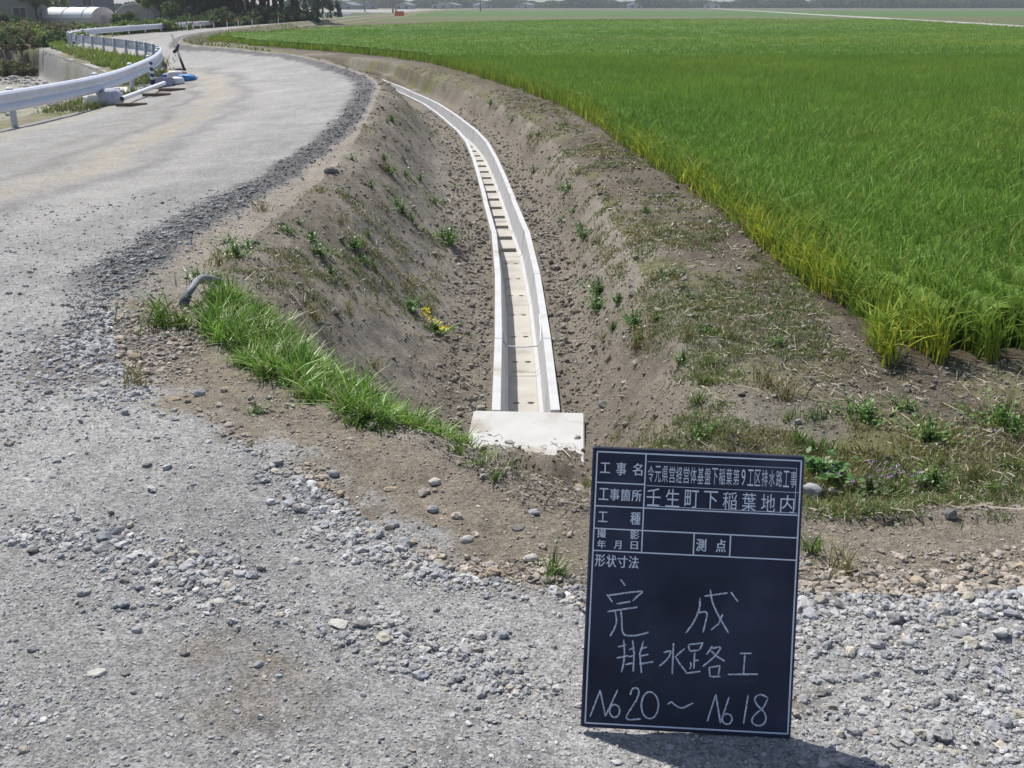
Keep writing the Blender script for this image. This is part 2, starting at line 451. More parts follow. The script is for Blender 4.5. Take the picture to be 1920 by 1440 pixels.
def ground_colour(x, y, z):
    n = len(x)
    road = in_poly(x, y, ROADPOLY); left = in_poly(x, y, LEFTPOLY); canal = in_poly(x, y, CANALPOLY)
    shelf = in_poly(x, y, SHELFPOLY); fieldm = in_poly(x, y, FIELDPOLY)
    dr = dist_poly(x, y, CREST); dR = dist_poly(x, y, RAIL); dc = dist_poly(x, y, CHAN)
    col = np.zeros((n, 4))
    def put(mask, c, a=1.0):
        mk = np.clip(mask, 0, 1)[:, None]
        col[:] = col * (1 - mk) + np.array([*c, a]) * mk
    one = np.ones(n)
    n1 = nz_(x, y, 1.1, 41); n2 = nz_(x, y, 3.7, 43); n3 = nz_(x, y, 0.35, 47); n4 = nz_(x, y, 9.0, 49)
    # road gravel
    put(one, (0.405, 0.397, 0.385), 1.0)
    put(sstep(4, 8, y), (0.335, 0.328, 0.316), 1.0)
    put(sstep(.45, .62, n1) * .55 * (1 - .6 * sstep(4, 8, y)), (0.46, 0.452, 0.438), 1.0)
    put(sstep(.52, .66, nz_(x, y, .8, 44)) * .5, (0.335, 0.328, 0.318), 1.0)
    # wheel tracks of pale dust and tan clay follow the bend
    for off, wd, c, k in ((3.1, .36, (0.385, .345, .282), .75), (4.4, .30, (0.275, .26, .24), .75), (1.9, .3, (0.40, .385, .36), .5), (6.0, .4, (0.385, .345, .285), .6), (3.75, .16, (0.24, .225, .21), .8), (2.45, .16, (0.245, .235, .225), .75)):
        put(np.exp(-((dr - off - (n3 - .5) * 1.2) / wd) ** 2) * k * sstep(.3, .6, n1 + .15) * sstep(3.6, 6.0, y), c, .6)
    # dark crushed strip along the road's edge
    edge_y = sstep(5.2, 6.2, y)
    wob = (n2 - .5) * .35 + (n4 - .5) * .2
    far = sstep(6, 26, y)
    o0 = .34 - .28 * sstep(6.5, 15, y)
    put(sstep(o0 - .05, o0 + .08, dr + wob * .5) * (1 - sstep(o0 + .34, o0 + .52, dr + wob * .8)) * edge_y * .95, (0.15, 0.146, 0.146), 1.0)
    # soil shoulder by the crest
    sh = 1 - sstep(o0 - .05, o0 + .08, dr + wob * .5)
    put(sh * edge_y, (0.30, 0.265, 0.22), .7)
    front = (1 - edge_y)
    sh2 = (1 - sstep(.28, .46, dr + wob * 1.1)) * front
    put(sh2, (0.255, 0.220, 0.172), .8)
    # brown damp patches on the near gravel
    for px, py, rr_ in ((P(400, 1215, 0) + (.16,)), (P(660, 880, 0) + (.30,)), (P(260, 670, 0) + (.35,)), (P(1520, 1310, 0) + (.09,)), (P(450, 1290, 0) + (.2,))):
        d = np.hypot(x - px, (y - py) * 1.1) + (n4 - .5) * .25
        put((1 - sstep(rr_ * .3, rr_, d)) * .6 * road, (0.24, 0.205, 0.16), .8)
    cpx, cpy = P(205, 650, 0)
    cp = np.exp(-(((x - cpx) / .42) ** 2 + ((y - cpy) / .55) ** 2))
    put(sstep(.25, .6, cp + (n4 - .5) * .5) * .8 * road, (0.215, 0.195, 0.17), 1.0)
    # beyond the rail
    put(road & left, (0.22, 0.20, 0.14), .6)
    put((road & left) * sstep(.45, .6, n1) * .7, (0.13, 0.16, 0.05), .3)
    put(canal, (0.36, 0.345, 0.315), 1.0)
    put(canal * (y > 56.5 + .15 * (x + 26)), (0.12, 0.10, 0.075), .8)
    put(canal * sstep(.5, .65, n3) * .7, (0.25, 0.25, 0.15), .8)
    # ditch and banks
    dit = ~road
    put(dit, (0.200, 0.174, 0.140), .45)
    put(dit * sstep(.46, .62, nz_(x, y, .9, 51)) * .75, (0.262, 0.235, 0.196), .4)
    put(dit * sstep(.5, .66, nz_(x * 2.2, y * .7, 1.6, 53)) * .6, (0.140, 0.120, 0.096), .4)
    put(dit * (1 - sstep(.35, .8, dc + wob * .7)), (0.21, 0.184, 0.148), .9)
    put(dit * sstep(34, 42, y) * (dr > .06), (0.15, 0.16, 0.08), .2)
    put(dit * sstep(36, 46, y) * sstep(.45, .6, n1) * .7, (0.21, 0.19, 0.14), .2)
    # paler band half way up the road-side bank
    put(dit * np.exp(-((dr - .95 - wob) / .25) ** 2) * sstep(4.5, 6.5, y) * (1 - shelf) * .5, (0.30, 0.272, 0.23), .3)
    put(shelf, (0.150, 0.128, 0.098), .5)
    put(shelf * sstep(.45, .62, n1) * .7, (0.25, 0.232, 0.19), .5)
    put(shelf * sstep(.47, .62, nz_(x, y, 2.2, 57)) * .65 * (y < 40), (0.165, 0.175, 0.06), .3)
    put(shelf * (1 - sstep(0.2, 1.3, dist_poly(x, y, FIELD_EDGE))) * (~fieldm) * .7, (0.11, 0.09, 0.07), .5)
    put(fieldm, (0.095, 0.078, 0.058), .3)
    # farther fields
    r = np.hypot(x, y)
    farm = shelf & (~fieldm) & (y > 60)
    put(farm, (0.15, 0.145, 0.085), .2)
    put(farm * sstep(.42, .58, nz_(x * .12, y, .08, 61)), (0.15, 0.115, 0.08), .2)
    put(farm * sstep(.5, .6, nz_(x * .1, y, .13, 63)), (0.115, 0.14, 0.06), .2)
    put(farm * (y > 175 + x * .05), (0.085, 0.15, 0.05), .2)
    put(farm * (y > 330), (0.12, 0.13, 0.09), .2)
    put((~shelf) * (y > 200) * road * 1.0 * left, (0.09, 0.12, 0.06), .2)
    # gravel lane across the far fields
    lane = dist_poly(x, y, [(41, 70), (42.5, 84), (48, 116), (53, 162), (60, 227), (81, 395), (150, 900)])
    put(shelf * (~fieldm) * (lane < 1.7) * (y > 60), (0.38, 0.37, 0.33), .3)
    put((dist_poly(x, y, [(-21, 46), (-22, 60), (-23, 82), (-24.5, 190), (-27, 400)]) < 3.4) * (y > 52), (0.31, 0.30, 0.28), .5)
    return col

def build_terrain():
    th_in = np.linspace(-38, 38, 860)
    th_out = np.concatenate([np.linspace(38.6, 60, 30), np.linspace(63, 297, 60), np.linspace(300, 321.4, 30)])
    th = np.radians(np.concatenate([th_in, th_out]))
    r = np.concatenate([[0.02], np.geomspace(0.5, 2200, 1050)])
    R, T = np.meshgrid(r, th, indexing='ij')
    x = (R * np.sin(T)).ravel(); y = (R * np.cos(T)).ravel()
    z = height(x, y)
    col = ground_colour(x, y, z)
    nr, ntn = R.shape
    i = np.arange(nr - 1)[:, None] * ntn; j = np.arange(ntn)[None, :]; j2 = (j + 1) % ntn
    F = np.stack([i + j, i + j2, i + ntn + j2, i + ntn + j], -1).reshape(-1, 4)
    F = F[:, ::-1]
    me = np_mesh('ground', np.stack([x, y, z], 1), F, col, True)
    o = link('ground', me, M_ground)
    tag(o, kind='structure')
build_terrain()

# ------------------------------------------------------------------ stones (gravel stuff)
ICO_V = None
def ico(sub):
    t = (1 + 5 ** .5) / 2
    V = [(-1, t, 0), (1, t, 0), (-1, -t, 0), (1, -t, 0), (0, -1, t), (0, 1, t), (0, -1, -t), (0, 1, -t), (t, 0, -1), (t, 0, 1), (-t, 0, -1), (-t, 0, 1)]
    F = [(0, 11, 5), (0, 5, 1), (0, 1, 7), (0, 7, 10), (0, 10, 11), (1, 5, 9), (5, 11, 4), (11, 10, 2), (10, 7, 6), (7, 1, 8),
         (3, 9, 4), (3, 4, 2), (3, 2, 6), (3, 6, 8), (3, 8, 9), (4, 9, 5), (2, 4, 11), (6, 2, 10), (8, 6, 7), (9, 8, 1)]
    V = [Vector(v).normalized() for v in V]
    for _ in range(sub):
        cache = {}; F2 = []
        def mid(a, b):
            k = (min(a, b), max(a, b))
            if k not in cache:
                V.append(((V[a] + V[b]) / 2).normalized()); cache[k] = len(V) - 1
            return cache[k]
        for a, b, c in F:
            ab, bc, ca = mid(a, b), mid(b, c), mid(c, a)
            F2 += [(a, ab, ca), (b, bc, ab), (c, ca, bc), (ab, bc, ca)]
        F = F2
    return np.array([tuple(v) for v in V]), np.array(F)
I0V, I0F = ico(0)
I1V, I1F = ico(1)
I2V, I2F = ico(2)

STONE_COLS = np.array([(.39, .385, .38), (.44, .435, .425), (.33, .33, .335), (.50, .49, .475), (.27, .27, .275), (.40, .365, .31), (.35, .36, .38), (.19, .185, .18)])
def stones_mesh(name, x, y, z, s, cols, sub=0, flat=0.6, jag=0.22):
    BV, BF = (I0V, I0F) if sub == 0 else (I1V, I1F)
    n = len(x); k = len(BV)
    sc = s[:, None] * np.stack([rng.uniform(.75, 1.3, n), rng.uniform(.65, 1.1, n), rng.uniform(flat * .7, flat * 1.3, n)], 1)
    V = BV[None] * (1 + rng.normal(0, jag, (n, k, 1))) * sc[:, None, :]
    # random tumble: yaw and tilt
    a = rng.uniform(0, 2 * np.pi, n); b = rng.normal(0, .35, n)
    ca, sa, cb, sb = np.cos(a), np.sin(a), np.cos(b), np.sin(b)
    X = V[..., 0]; Y = V[..., 1]; Z = V[..., 2]
    Y, Z = Y * cb[:, None] - Z * sb[:, None], Y * sb[:, None] + Z * cb[:, None]
    X, Y = X * ca[:, None] - Y * sa[:, None], X * sa[:, None] + Y * ca[:, None]
    V = np.stack([X + x[:, None], Y + y[:, None], Z + z[:, None]], -1).reshape(-1, 3)
    F = (BF[None] + (np.arange(n) * k)[:, None, None]).reshape(-1, 3)
    return np_mesh(name, V, F, np.repeat(cols, k, 0), False)

def wedge_points(n, r0, r1, half=34, power=1.0):
    """points in front of the camera between two distances, denser near"""
    uu = rng.random(n)
    r = r0 * (r1 / r0) ** (uu ** power)
    th = np.radians(rng.uniform(-half, half, n))
    return r * np.sin(th), r * np.cos(th)

def pick_cols(n, table, p=None, var=.12):
    c = table[rng.choice(len(table), n, p=p)]
    return np.clip(c * rng.normal(1, var, (n, 1)), .02, .8)

def scatter_gravel():
    x, y = wedge_points(580000, 1.3, 9.5, 52)
    road = in_poly(x, y, ROADPOLY); dr = dist_poly(x, y, CREST)
    n1 = fbm(x * 1.7, y * 1.7, 71); n2 = fbm(x * 5, y * 5, 72)
    edge_y = sstep(5.2, 6.2, y)
    # loose belts: along the shoulder, a tongue across the near road, beside the board
    belt = np.exp(-((dr - .50 - (n1 - .5) * .6) / .11) ** 2) * (1 - edge_y) * sstep(.36, .6, n2)
    B1 = [P(u, v, 0) for u, v in ((545, 890), (620, 975), (760, 1045), (900, 1085), (1010, 1072), (1100, 1110))]
    d1 = dist_poly(x, y, B1)
    belt = np.maximum(belt * .5, np.exp(-((d1 + (n2 - .5) * .14) / .085) ** 2))
    B2 = [P(u, v, 0) for u, v in ((1490, 1105), (1700, 1115), (1930, 1112))]
    belt = np.maximum(belt, .8 * np.exp(-((dist_poly(x, y, B2) + (n2 - .5) * .2) / .09) ** 2))
    cx_, cy_ = P(205, 650, 0); corner = np.exp(-(((x - cx_) / .40) ** 2 + ((y - cy_) / .55) ** 2))
    T1 = [P(u, v, 0) for u, v in ((60, 1000), (300, 1050), (430, 1120), (560, 1150), (760, 1200), (920, 1240))]
    t1 = np.exp(-((dist_poly(x, y, T1) + (n2 - .5) * .25) / .11) ** 2)
    bx, by = P(330, 1060, 0); tongue = np.exp(-(((x - bx) * .9 + (y - by) * .5) / .35) ** 2 - (((x - bx) * -.5 + (y - by) * .9) / .22) ** 2) * .4 + .8 * t1 + corner
    rx, ry = P(1750, 1200, 0); rightp = sstep(.55, .8, x) * (y < 2.65)
    dark = np.exp(-((dr - .58) / .17) ** 2) * edge_y
    dens = .17 + .6 * belt + .42 * tongue + .35 * rightp * n2 + .6 * dark + .5 * sstep(.5, .7, n1) * sstep(.4, .6, n2)
    keep = road & (rng.random(len(x)) < dens) & (dr > .02)
    x, y, dr, belt, tongue, rightp, dark = [a[keep] for a in (x, y, dr, belt, tongue, rightp, dark)]
    n = len(x)
    s = rng.lognormal(math.log(.00185), .6, n) * (1 + 1.25 * belt + 1.1 * tongue + .8 * rightp + .9 * dark)
    s *= np.clip(np.hypot(x, y) / 2.6, 1, 1.8)
    s = np.clip(s, .0011, .019)
    z = height(x, y) + s * .22
    cols = pick_cols(n, STONE_COLS, [.26, .2, .16, .1, .09, .08, .08, .03])
    cols *= (1 - .25 * dark)[:, None]
    brown = (dr < .42) & (y < 6)
    cols[brown] *= np.array([.92, .82, .70])
    big = s > .0075
    o = link('gravel', stones_mesh('gravel', x[~big], y[~big], z[~big], s[~big], cols[~big], 0), M_stone)
    tag(o, 'loose grey gravel strewn over the near road surface', 'gravel', kind='stuff')
    o = link('coarse_gravel', stones_mesh('coarse_gravel', x[big], y[big], z[big], s[big], cols[big], 1, jag=.17), M_stone)
    tag(o, 'coarse pale crushed stone along the edge of the road', 'gravel', kind='stuff')
    # chunky dark spoil along the road's edge
    x, y = wedge_points(240000, 4.8, 28, 24)
    dr = dist_poly(x, y, CREST); c0 = .55 - .29 * sstep(6.5, 15, y)
    n1 = fbm(x * 5, y * 5, 74)
    keep = in_poly(x, y, ROADPOLY) & (rng.random(len(x)) < np.exp(-((dr - c0 + (n1 - .5) * .3) / (.17 - .05 * sstep(8, 16, y))) ** 2) * .9)
    x, y = x[keep], y[keep]; n = len(x)
    s = np.clip(rng.lognormal(math.log(.0055), .5, n) * np.clip(y / 9, .8, 1.5), .002, .024)
    tab = np.array([(.16, .155, .155), (.20, .195, .19), (.125, .122, .125), (.27, .26, .25)])
    o = link('dark_spoil', stones_mesh('dark_spoil', x, y, height(x, y) + s * .2, s, pick_cols(n, tab, [.4, .3, .2, .1]), 0), M_stone)
    tag(o, 'dark crumbly spoil in a strip along the edge of the road', 'gravel', kind='stuff')
    # soil clods and pebbles of the ditch
    x, y = wedge_points(230000, 2.7, 26, 44)
    road = in_poly(x, y, ROADPOLY); dc = dist_poly(x, y, CHAN); sh = in_poly(x, y, SHELFPOLY); dr = dist_poly(x, y, CREST)
    n1 = fbm(x * 2, y * 2, 77)
    floor = 1 - sstep(.45, .85, dc)
    fr = (y < 5.6) * 1.0
    dens = .20 + .62 * floor + .3 * sstep(.5, .65, n1) + .35 * fr
    keep = (~road) & (dc > .24) & (rng.random(len(x)) < dens) & (~in_poly(x, y, FIELDPOLY))
    x, y, floor = x[keep], y[keep], floor[keep]
    n = len(x)
    s = rng.lognormal(math.log(.0040), .6, n) * (1 + .35 * floor) * np.clip(np.hypot(x, y) / 6, .7, 2.0)
    s = np.clip(s, .0025, .032)
    z = height(x, y) + s * .38
    tab = np.array([(.255, .225, .185), (.30, .27, .225), (.20, .175, .145), (.34, .315, .275), (.33, .32, .30), (.40, .38, .35)])
    o = link('soil_clods', stones_mesh('soil_clods', x, y, z, s, pick_cols(n, tab, [.3, .28, .18, .13, .07, .04]), 0, flat=.8), M_stone)
    tag(o, 'brown soil clods and pebbles on the ditch floor and banks', 'soil', kind='stuff')
scatter_gravel()

def scatter_canal():
    x = rng.uniform(-34, -10.5, 16000); y = rng.uniform(14, 61, 16000)
    k = in_poly(x, y, CANALPOLY) & (dist_poly(x, y, CANALPOLY + [CANALPOLY[0]]) > .6) & (fbm(x * .6, y * .6, 66) > .42)
    x, y = x[k], y[k]; s = np.clip(rng.lognormal(math.log(.05), .5, len(x)), .02, .2)
    o = link('canal_rubble', stones_mesh('canal_rubble', x, y, height(x, y) + s * .2, s, pick_cols(len(x), STONE_COLS, [.2, .2, .2, .1, .1, .1, .05, .05]), 0), M_stone)
    tag(o, 'grey rubble on the bed of the dry canal beyond the guardrail', 'rubble', kind='stuff')
scatter_canal()

# ------------------------------------------------------------------ blades
def blades(x, y, z, h, wid, lean, az, cb, ct, segs=3, bend=1.0, yaw=None):
    """curved tapering blades; cb, ct colours (n,3) of root and tip. returns V, F(quads), col"""
    n = len(x)
    yaw = rng.uniform(0, 2 * np.pi, n) if yaw is None else yaw
    t = np.linspace(0, 1, segs + 1)
    k = len(t)
    out = lean[:, None] * h[:, None] * t[None] ** (1 + bend)
    up = h[:, None] * t[None] * (1 - .35 * lean[:, None] ** 2 * t[None])
    cx = x[:, None] + np.sin(az)[:, None] * out; cy = y[:, None] + np.cos(az)[:, None] * out; cz = z[:, None] + up
    ww = wid[:, None] * .5 * np.array([.75, 1.0, .8, .12] if segs == 3 else ([.8, 1, .15] if segs == 2 else np.linspace(1, .1, k)))[None]
    ox, oy = np.cos(yaw)[:, None] * ww, np.sin(yaw)[:, None] * ww
    A = np.stack([cx - ox, cy - oy, cz], -1); B = np.stack([cx + ox, cy + oy, cz], -1)
    V = np.stack([A, B], 2).reshape(n, k * 2, 3)
    base = (np.arange(n) * k * 2)[:, None, None]
    f = np.array([[2 * i, 2 * i + 1, 2 * i + 3, 2 * i + 2] for i in range(segs)])
    F = (base + f[None]).reshape(-1, 4)
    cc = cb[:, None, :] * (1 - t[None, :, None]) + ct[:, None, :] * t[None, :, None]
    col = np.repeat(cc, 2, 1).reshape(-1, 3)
    return V.reshape(-1, 3), F, col

def cat_parts(parts):
    Vs, Fs, Cs = [], [], []; b = 0
    for V, F, c in parts:
        Vs.append(V); Fs.append(F + b); Cs.append(c); b += len(V)
    return np.concatenate(Vs), np.concatenate(Fs), np.concatenate(Cs)

def build_barley():
    parts = []
    zones = [(4.6, 9, 2100, .95), (9, 17, 1300, 1.1), (17, 36, 480, 1.6), (36, 72, 150, 2.8), (72, 135, 42, 5.5)]
    for y0, y1, dens, wf in zones:
        xm = y1 * .78
        n = int(dens * (y1 - y0) * 2 * xm)
        y = rng.uniform(y0, y1, n); x = rng.uniform(-xm, xm, n)
        k = np.abs(x) < (y * .72 + 1.2)
        x, y = x[k], y[k]
        # drill rows run along the field
        if y1 <= 36:
            q = x + .12 * y
            row = np.round(q / .30) * .30
            tight = np.where(y < 6.8, .042, .08)
            q2 = row + rng.normal(0, 1, len(x)) * tight
            x = q2 - .12 * y
        ins = in_poly(x, y, FIELDPOLY)
        x, y = x[ins], y[ins]
        n = len(x)
        de = dist_poly(x, y, FIELD_EDGE)
        dnear = dist_poly(x, y, [FIELD_EDGE[0], (3.5, 5.5), (8, 5.65), (40, 8.2)])
        g = fbm(x * .9, y * .9, 81); g2 = fbm(x * .13, y * .13, 85)
        h = (.385 + .06 * (g - .5) * 2) * rng.uniform(.68, 1.04, n) * (1 - .22 * np.exp(-de / .25))
        h *= np.where(y > 36, .95, 1)
        wid = rng.uniform(.0075, .012, n) * wf
        lean = np.clip(rng.normal(.26, .16, n), 0, .8)
        az = rng.uniform(0, 2 * np.pi, n)
        zoff = np.zeros(n)
        if y1 <= 17:
            lf = rng.random(n) < .75
            zoff[lf] = (rng.uniform(.0, .27, n) * (h / .41))[lf]
            h[lf] = rng.uniform(.11, .22, n)[lf]
            lean[lf] = rng.uniform(.25, 1.15, n)[lf]
            wid[lf] *= 1.15
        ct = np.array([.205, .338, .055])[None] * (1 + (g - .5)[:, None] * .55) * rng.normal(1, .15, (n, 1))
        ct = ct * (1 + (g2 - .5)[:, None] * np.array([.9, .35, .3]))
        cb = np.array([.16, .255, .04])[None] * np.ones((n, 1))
        yel = (np.exp(-(de / .34) ** 2) * (.35 + 1.0 * sstep(.4, .65, fbm(x * 2.2, y * 2.2, 88))) * (1 - .6 * sstep(12, 30, y)) + np.exp(-dnear / .15) * .25) * (rng.random(n) < .52)
        ycol = np.array([.66, .64, .06])
        cb = cb * (1 - yel[:, None]) + ycol * yel[:, None]
        low = np.clip(1.2 - zoff / .2, .25, 1)[:, None] * yel[:, None] * np.where(y1 <= 17, .6, .45)
        ct = ct * (1 - low) + ycol * low
        dead = rng.random(n) < .04
        ct[dead] = (.33, .30, .10)
        z = height(x, y) + zoff
        if y1 <= 17:
            hi = (zoff / .27)[:, None]
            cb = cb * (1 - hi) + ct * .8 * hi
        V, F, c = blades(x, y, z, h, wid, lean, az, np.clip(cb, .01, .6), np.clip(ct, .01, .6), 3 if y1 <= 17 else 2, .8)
        parts.append((V, F, c))
    # the dense lower storey of the crop behind the first rows
    gx, gy = [], []
    ys = np.geomspace(5.0, 135, 240); ts = np.linspace(-.74, .74, 260)
    Y, T = np.meshgrid(ys, ts, indexing='ij')
    X = Y * T
    cx = X.ravel(); cy = Y.ravel()
    ins = in_poly(cx, cy, FIELDPOLY) & (dist_poly(cx, cy, FIELDPOLY + [FIELDPOLY[0]]) > .30)
    zz = height(cx, cy) + .17 + .08 * fbm(cx * 3, cy * 3, 5) + .06 * sstep(20, 60, cy)
    nr, nc = Y.shape
    i = np.arange(nr - 1)[:, None] * nc; j = np.arange(nc - 1)[None]
    F = np.stack([i + j, i + j + 1, i + nc + j + 1, i + nc + j], -1).reshape(-1, 4)
    F = F[ins[F].all(1)]
    g = fbm(cx * .13, cy * .13, 85)
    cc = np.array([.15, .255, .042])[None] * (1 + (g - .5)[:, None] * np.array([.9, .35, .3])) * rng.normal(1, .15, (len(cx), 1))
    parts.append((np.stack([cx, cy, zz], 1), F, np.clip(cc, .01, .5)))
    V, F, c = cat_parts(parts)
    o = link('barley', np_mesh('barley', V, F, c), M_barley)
    tag(o, 'dense green young barley crop filling the field', 'crop', kind='stuff')
build_barley()

# lush grass on the near end of the road-side bank
def build_bank_grass():
    line = [P(u, v, 0) for u, v in ((385, 560), (390, 620), (420, 665), (480, 702), (600, 760), (718, 810))]
    line = np.array(smooth_line(line, 6))
    seg = np.linalg.norm(np.diff(line, axis=0), axis=1); cs = np.concatenate([[0], np.cumsum(seg)])
    ntuft = 560
    s = rng.uniform(0, cs[-1], ntuft)
    bx = np.interp(s, cs, line[:, 0]); by = np.interp(s, cs, line[:, 1])
    k = np.clip(np.searchsorted(cs, s) - 1, 0, len(seg) - 1)
    d = np.diff(line, axis=0)[k]; d /= np.linalg.norm(d, axis=1)[:, None]
    nx, ny = -d[:, 1], d[:, 0]
    wmax = np.interp(s / cs[-1], [0, .15, .5, .85, 1], [.45, 1.0, 1.05, .95, .55])
    off = rng.uniform(.02, 1, ntuft) ** 1.3 * wmax * (.35 + 1.3 * fbm(s * 3.1, s * 0 + 2, 33))
    gk = fbm(s * 6.0, off * 8.0, 34) > .43
    s, bx, by, nx, ny, off = [q[gk] for q in (s, bx, by, nx, ny, off)]
    ntuft = len(s)
    tx, ty = bx + nx * off, by + ny * off
    per = 42
    x = np.repeat(tx, per) + rng.normal(0, .026, ntuft * per); y = np.repeat(ty, per) + rng.normal(0, .026, ntuft * per)
    n = len(x)
    z = height(x, y) - .01
    hs = np.repeat(rng.uniform(.06, .19, ntuft) * (.6 + .8 * fbm(tx * 4, ty * 4, 35)) * np.interp(s / cs[-1], [0, .2, .8, 1], [1, 1.1, .9, .6]), per)
    h = hs * rng.uniform(.5, 1.15, n)
    lean = np.clip(rng.normal(.72, .33, n), .05, 1.35)
    az = np.where(rng.random(n) < .5, np.repeat(rng.uniform(0, 6.28, ntuft), per) + rng.normal(0, .5, n), rng.uniform(0, 6.28, n))
    tint = np.repeat(np.clip(rng.normal(1, .3, ntuft), .45, 1.6), per)[:, None]
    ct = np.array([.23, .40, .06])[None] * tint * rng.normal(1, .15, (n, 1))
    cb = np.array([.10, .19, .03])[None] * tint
    dry = rng.random(n) < .09
    ct[dry] = (.42, .38, .22); cb[dry] = (.3, .26, .15)
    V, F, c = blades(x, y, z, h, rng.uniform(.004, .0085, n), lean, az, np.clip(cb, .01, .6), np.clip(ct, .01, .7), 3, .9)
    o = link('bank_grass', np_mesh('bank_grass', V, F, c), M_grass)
    tag(o, 'thick bright green grass on the near ditch bank below the road corner', 'grass', kind='stuff')
build_bank_grass()

# sparse low weeds and dry straw of the shelf and banks
def build_low_weeds():
    x, y = wedge_points(125000, 2.9, 34, 48)
    road = in_poly(x, y, ROADPOLY); sh = in_poly(x, y, SHELFPOLY); fl = in_poly(x, y, FIELDPOLY); dc = dist_poly(x, y, CHAN); dr = dist_poly(x, y, CREST)
    m = fbm(x * 1.4, y * 1.4, 91) * .6 + fbm(x * 5, y * 5, 92) * .4
    thr = np.where(sh, .45, .60) + np.where((y < 4.2) & (x > .9), -.09, 0) + np.where(dist_poly(x, y, FIELD_EDGE) < .8, .06, 0)
    dB = dist_poly(x, y, BANK)
    thr = thr + np.where((~sh) & (dB < .45), -.10, 0) + np.where((~sh) & (y > 4.2) & (dc < .7), .2, 0) + np.where((~sh) & (y < 4.3) & (x > -.3) & (x < .75), .06, 0)
    keep = (~road) & (~fl) & (dc > .45) & (m + rng.normal(0, .02, len(x)) > thr)
    x, y = x[keep], y[keep]
    rep = 10
    x = np.repeat(x, rep) + rng.normal(0, .024, len(x) * rep); y = np.repeat(y, rep) + rng.normal(0, .024, len(y) * rep)
    n = len(x); z = height(x, y) - .004
    h = rng.uniform(.012, .05, n)
    kind = rng.random(n)
    tone = fbm(x * 2.3, y * 2.3, 95)[:, None]
    g = np.where(tone > .5, np.array([[.25, .275, .07]]), np.array([[.15, .25, .05]]))
    ct = g * rng.normal(1, .2, (n, 1)); ct[kind < .40] = (.30, .25, .09); ct[kind < .14] = (.38, .33, .23)
    V, F, c = blades(x, y, z, h, rng.uniform(.002, .005, n) * np.clip(np.hypot(x, y) / 5, 1, 3), np.clip(rng.normal(.7, .3, n), 0, 1.4), rng.uniform(0, 6.28, n), np.clip(ct * .6, .01, 1), np.clip(ct, .01, 1), 2, .7)
    o = link('low_weeds', np_mesh('low_weeds', V, F, c), M_grass)
    tag(o, 'sparse low olive weeds on the bare soil beside the barley', 'weeds', kind='stuff')
    # straw
    x, y = wedge_points(68000, 2.9, 20, 48)
    road = in_poly(x, y, ROADPOLY); sh = in_poly(x, y, SHELFPOLY); fl = in_poly(x, y, FIELDPOLY); dc = dist_poly(x, y, CHAN)
    m = fbm(x * 1.8, y * 1.8, 97)
    keep = (~road) & (~fl) & (dc > .3) & (rng.random(len(x)) < np.where(sh, .75, .33) * sstep(.36, .56, m))
    x, y = x[keep], y[keep]; n = len(x)
    L = rng.lognormal(math.log(.042), .55, n); az = rng.uniform(0, 6.28, n)
    wv = rng.uniform(.0008, .0022, n) * np.clip(np.hypot(x, y) / 5, 1, 2.2)
    t = np.array([-.5, 0, .5])
    cx = x[:, None] + np.sin(az)[:, None] * L[:, None] * t; cy = y[:, None] + np.cos(az)[:, None] * L[:, None] * t
    cz = height(cx.ravel(), cy.ravel()).reshape(n, 3) + .008 + rng.uniform(0, .012, (n, 3))
    ox = np.cos(az)[:, None] * wv[:, None]; oy = -np.sin(az)[:, None] * wv[:, None]
    A = np.stack([cx - ox, cy - oy, cz], -1); B = np.stack([cx + ox, cy + oy, cz + .002], -1)
    V = np.stack([A, B], 2).reshape(n, 6, 3)
    F = ((np.arange(n) * 6)[:, None, None] + np.array([[0, 1, 3, 2], [2, 3, 5, 4]])[None]).reshape(-1, 4)
    tabs = np.array([(.46, .42, .34), (.36, .31, .24), (.22, .18, .135), (.12, .10, .08)])
    pk = np.where(in_poly(x, y, SHELFPOLY), rng.choice(4, n, p=[.5, .25, .15, .1]), rng.choice(4, n, p=[.15, .2, .35, .3]))
    col = np.repeat(tabs[pk] * rng.normal(1, .2, (n, 1)), 6, 0)
    o = link('straw_litter', np_mesh('straw_litter', V.reshape(-1, 3), F, np.clip(col, .05, .7)), M_straw)
    tag(o, 'pale dry straw scattered on the soil by the barley', 'straw', kind='stuff')
build_low_weeds()
#PART2
# ------------------------------------------------------------------ drainage channel
def along(line):
    L = np.array(line); s = np.concatenate([[0], np.cumsum(np.linalg.norm(np.diff(L, axis=0), axis=1))])
    def f(q):
        return Vector((float(np.interp(q, s, L[:, 0])), float(np.interp(q, s, L[:, 1])), 0))
    return f, s[-1]

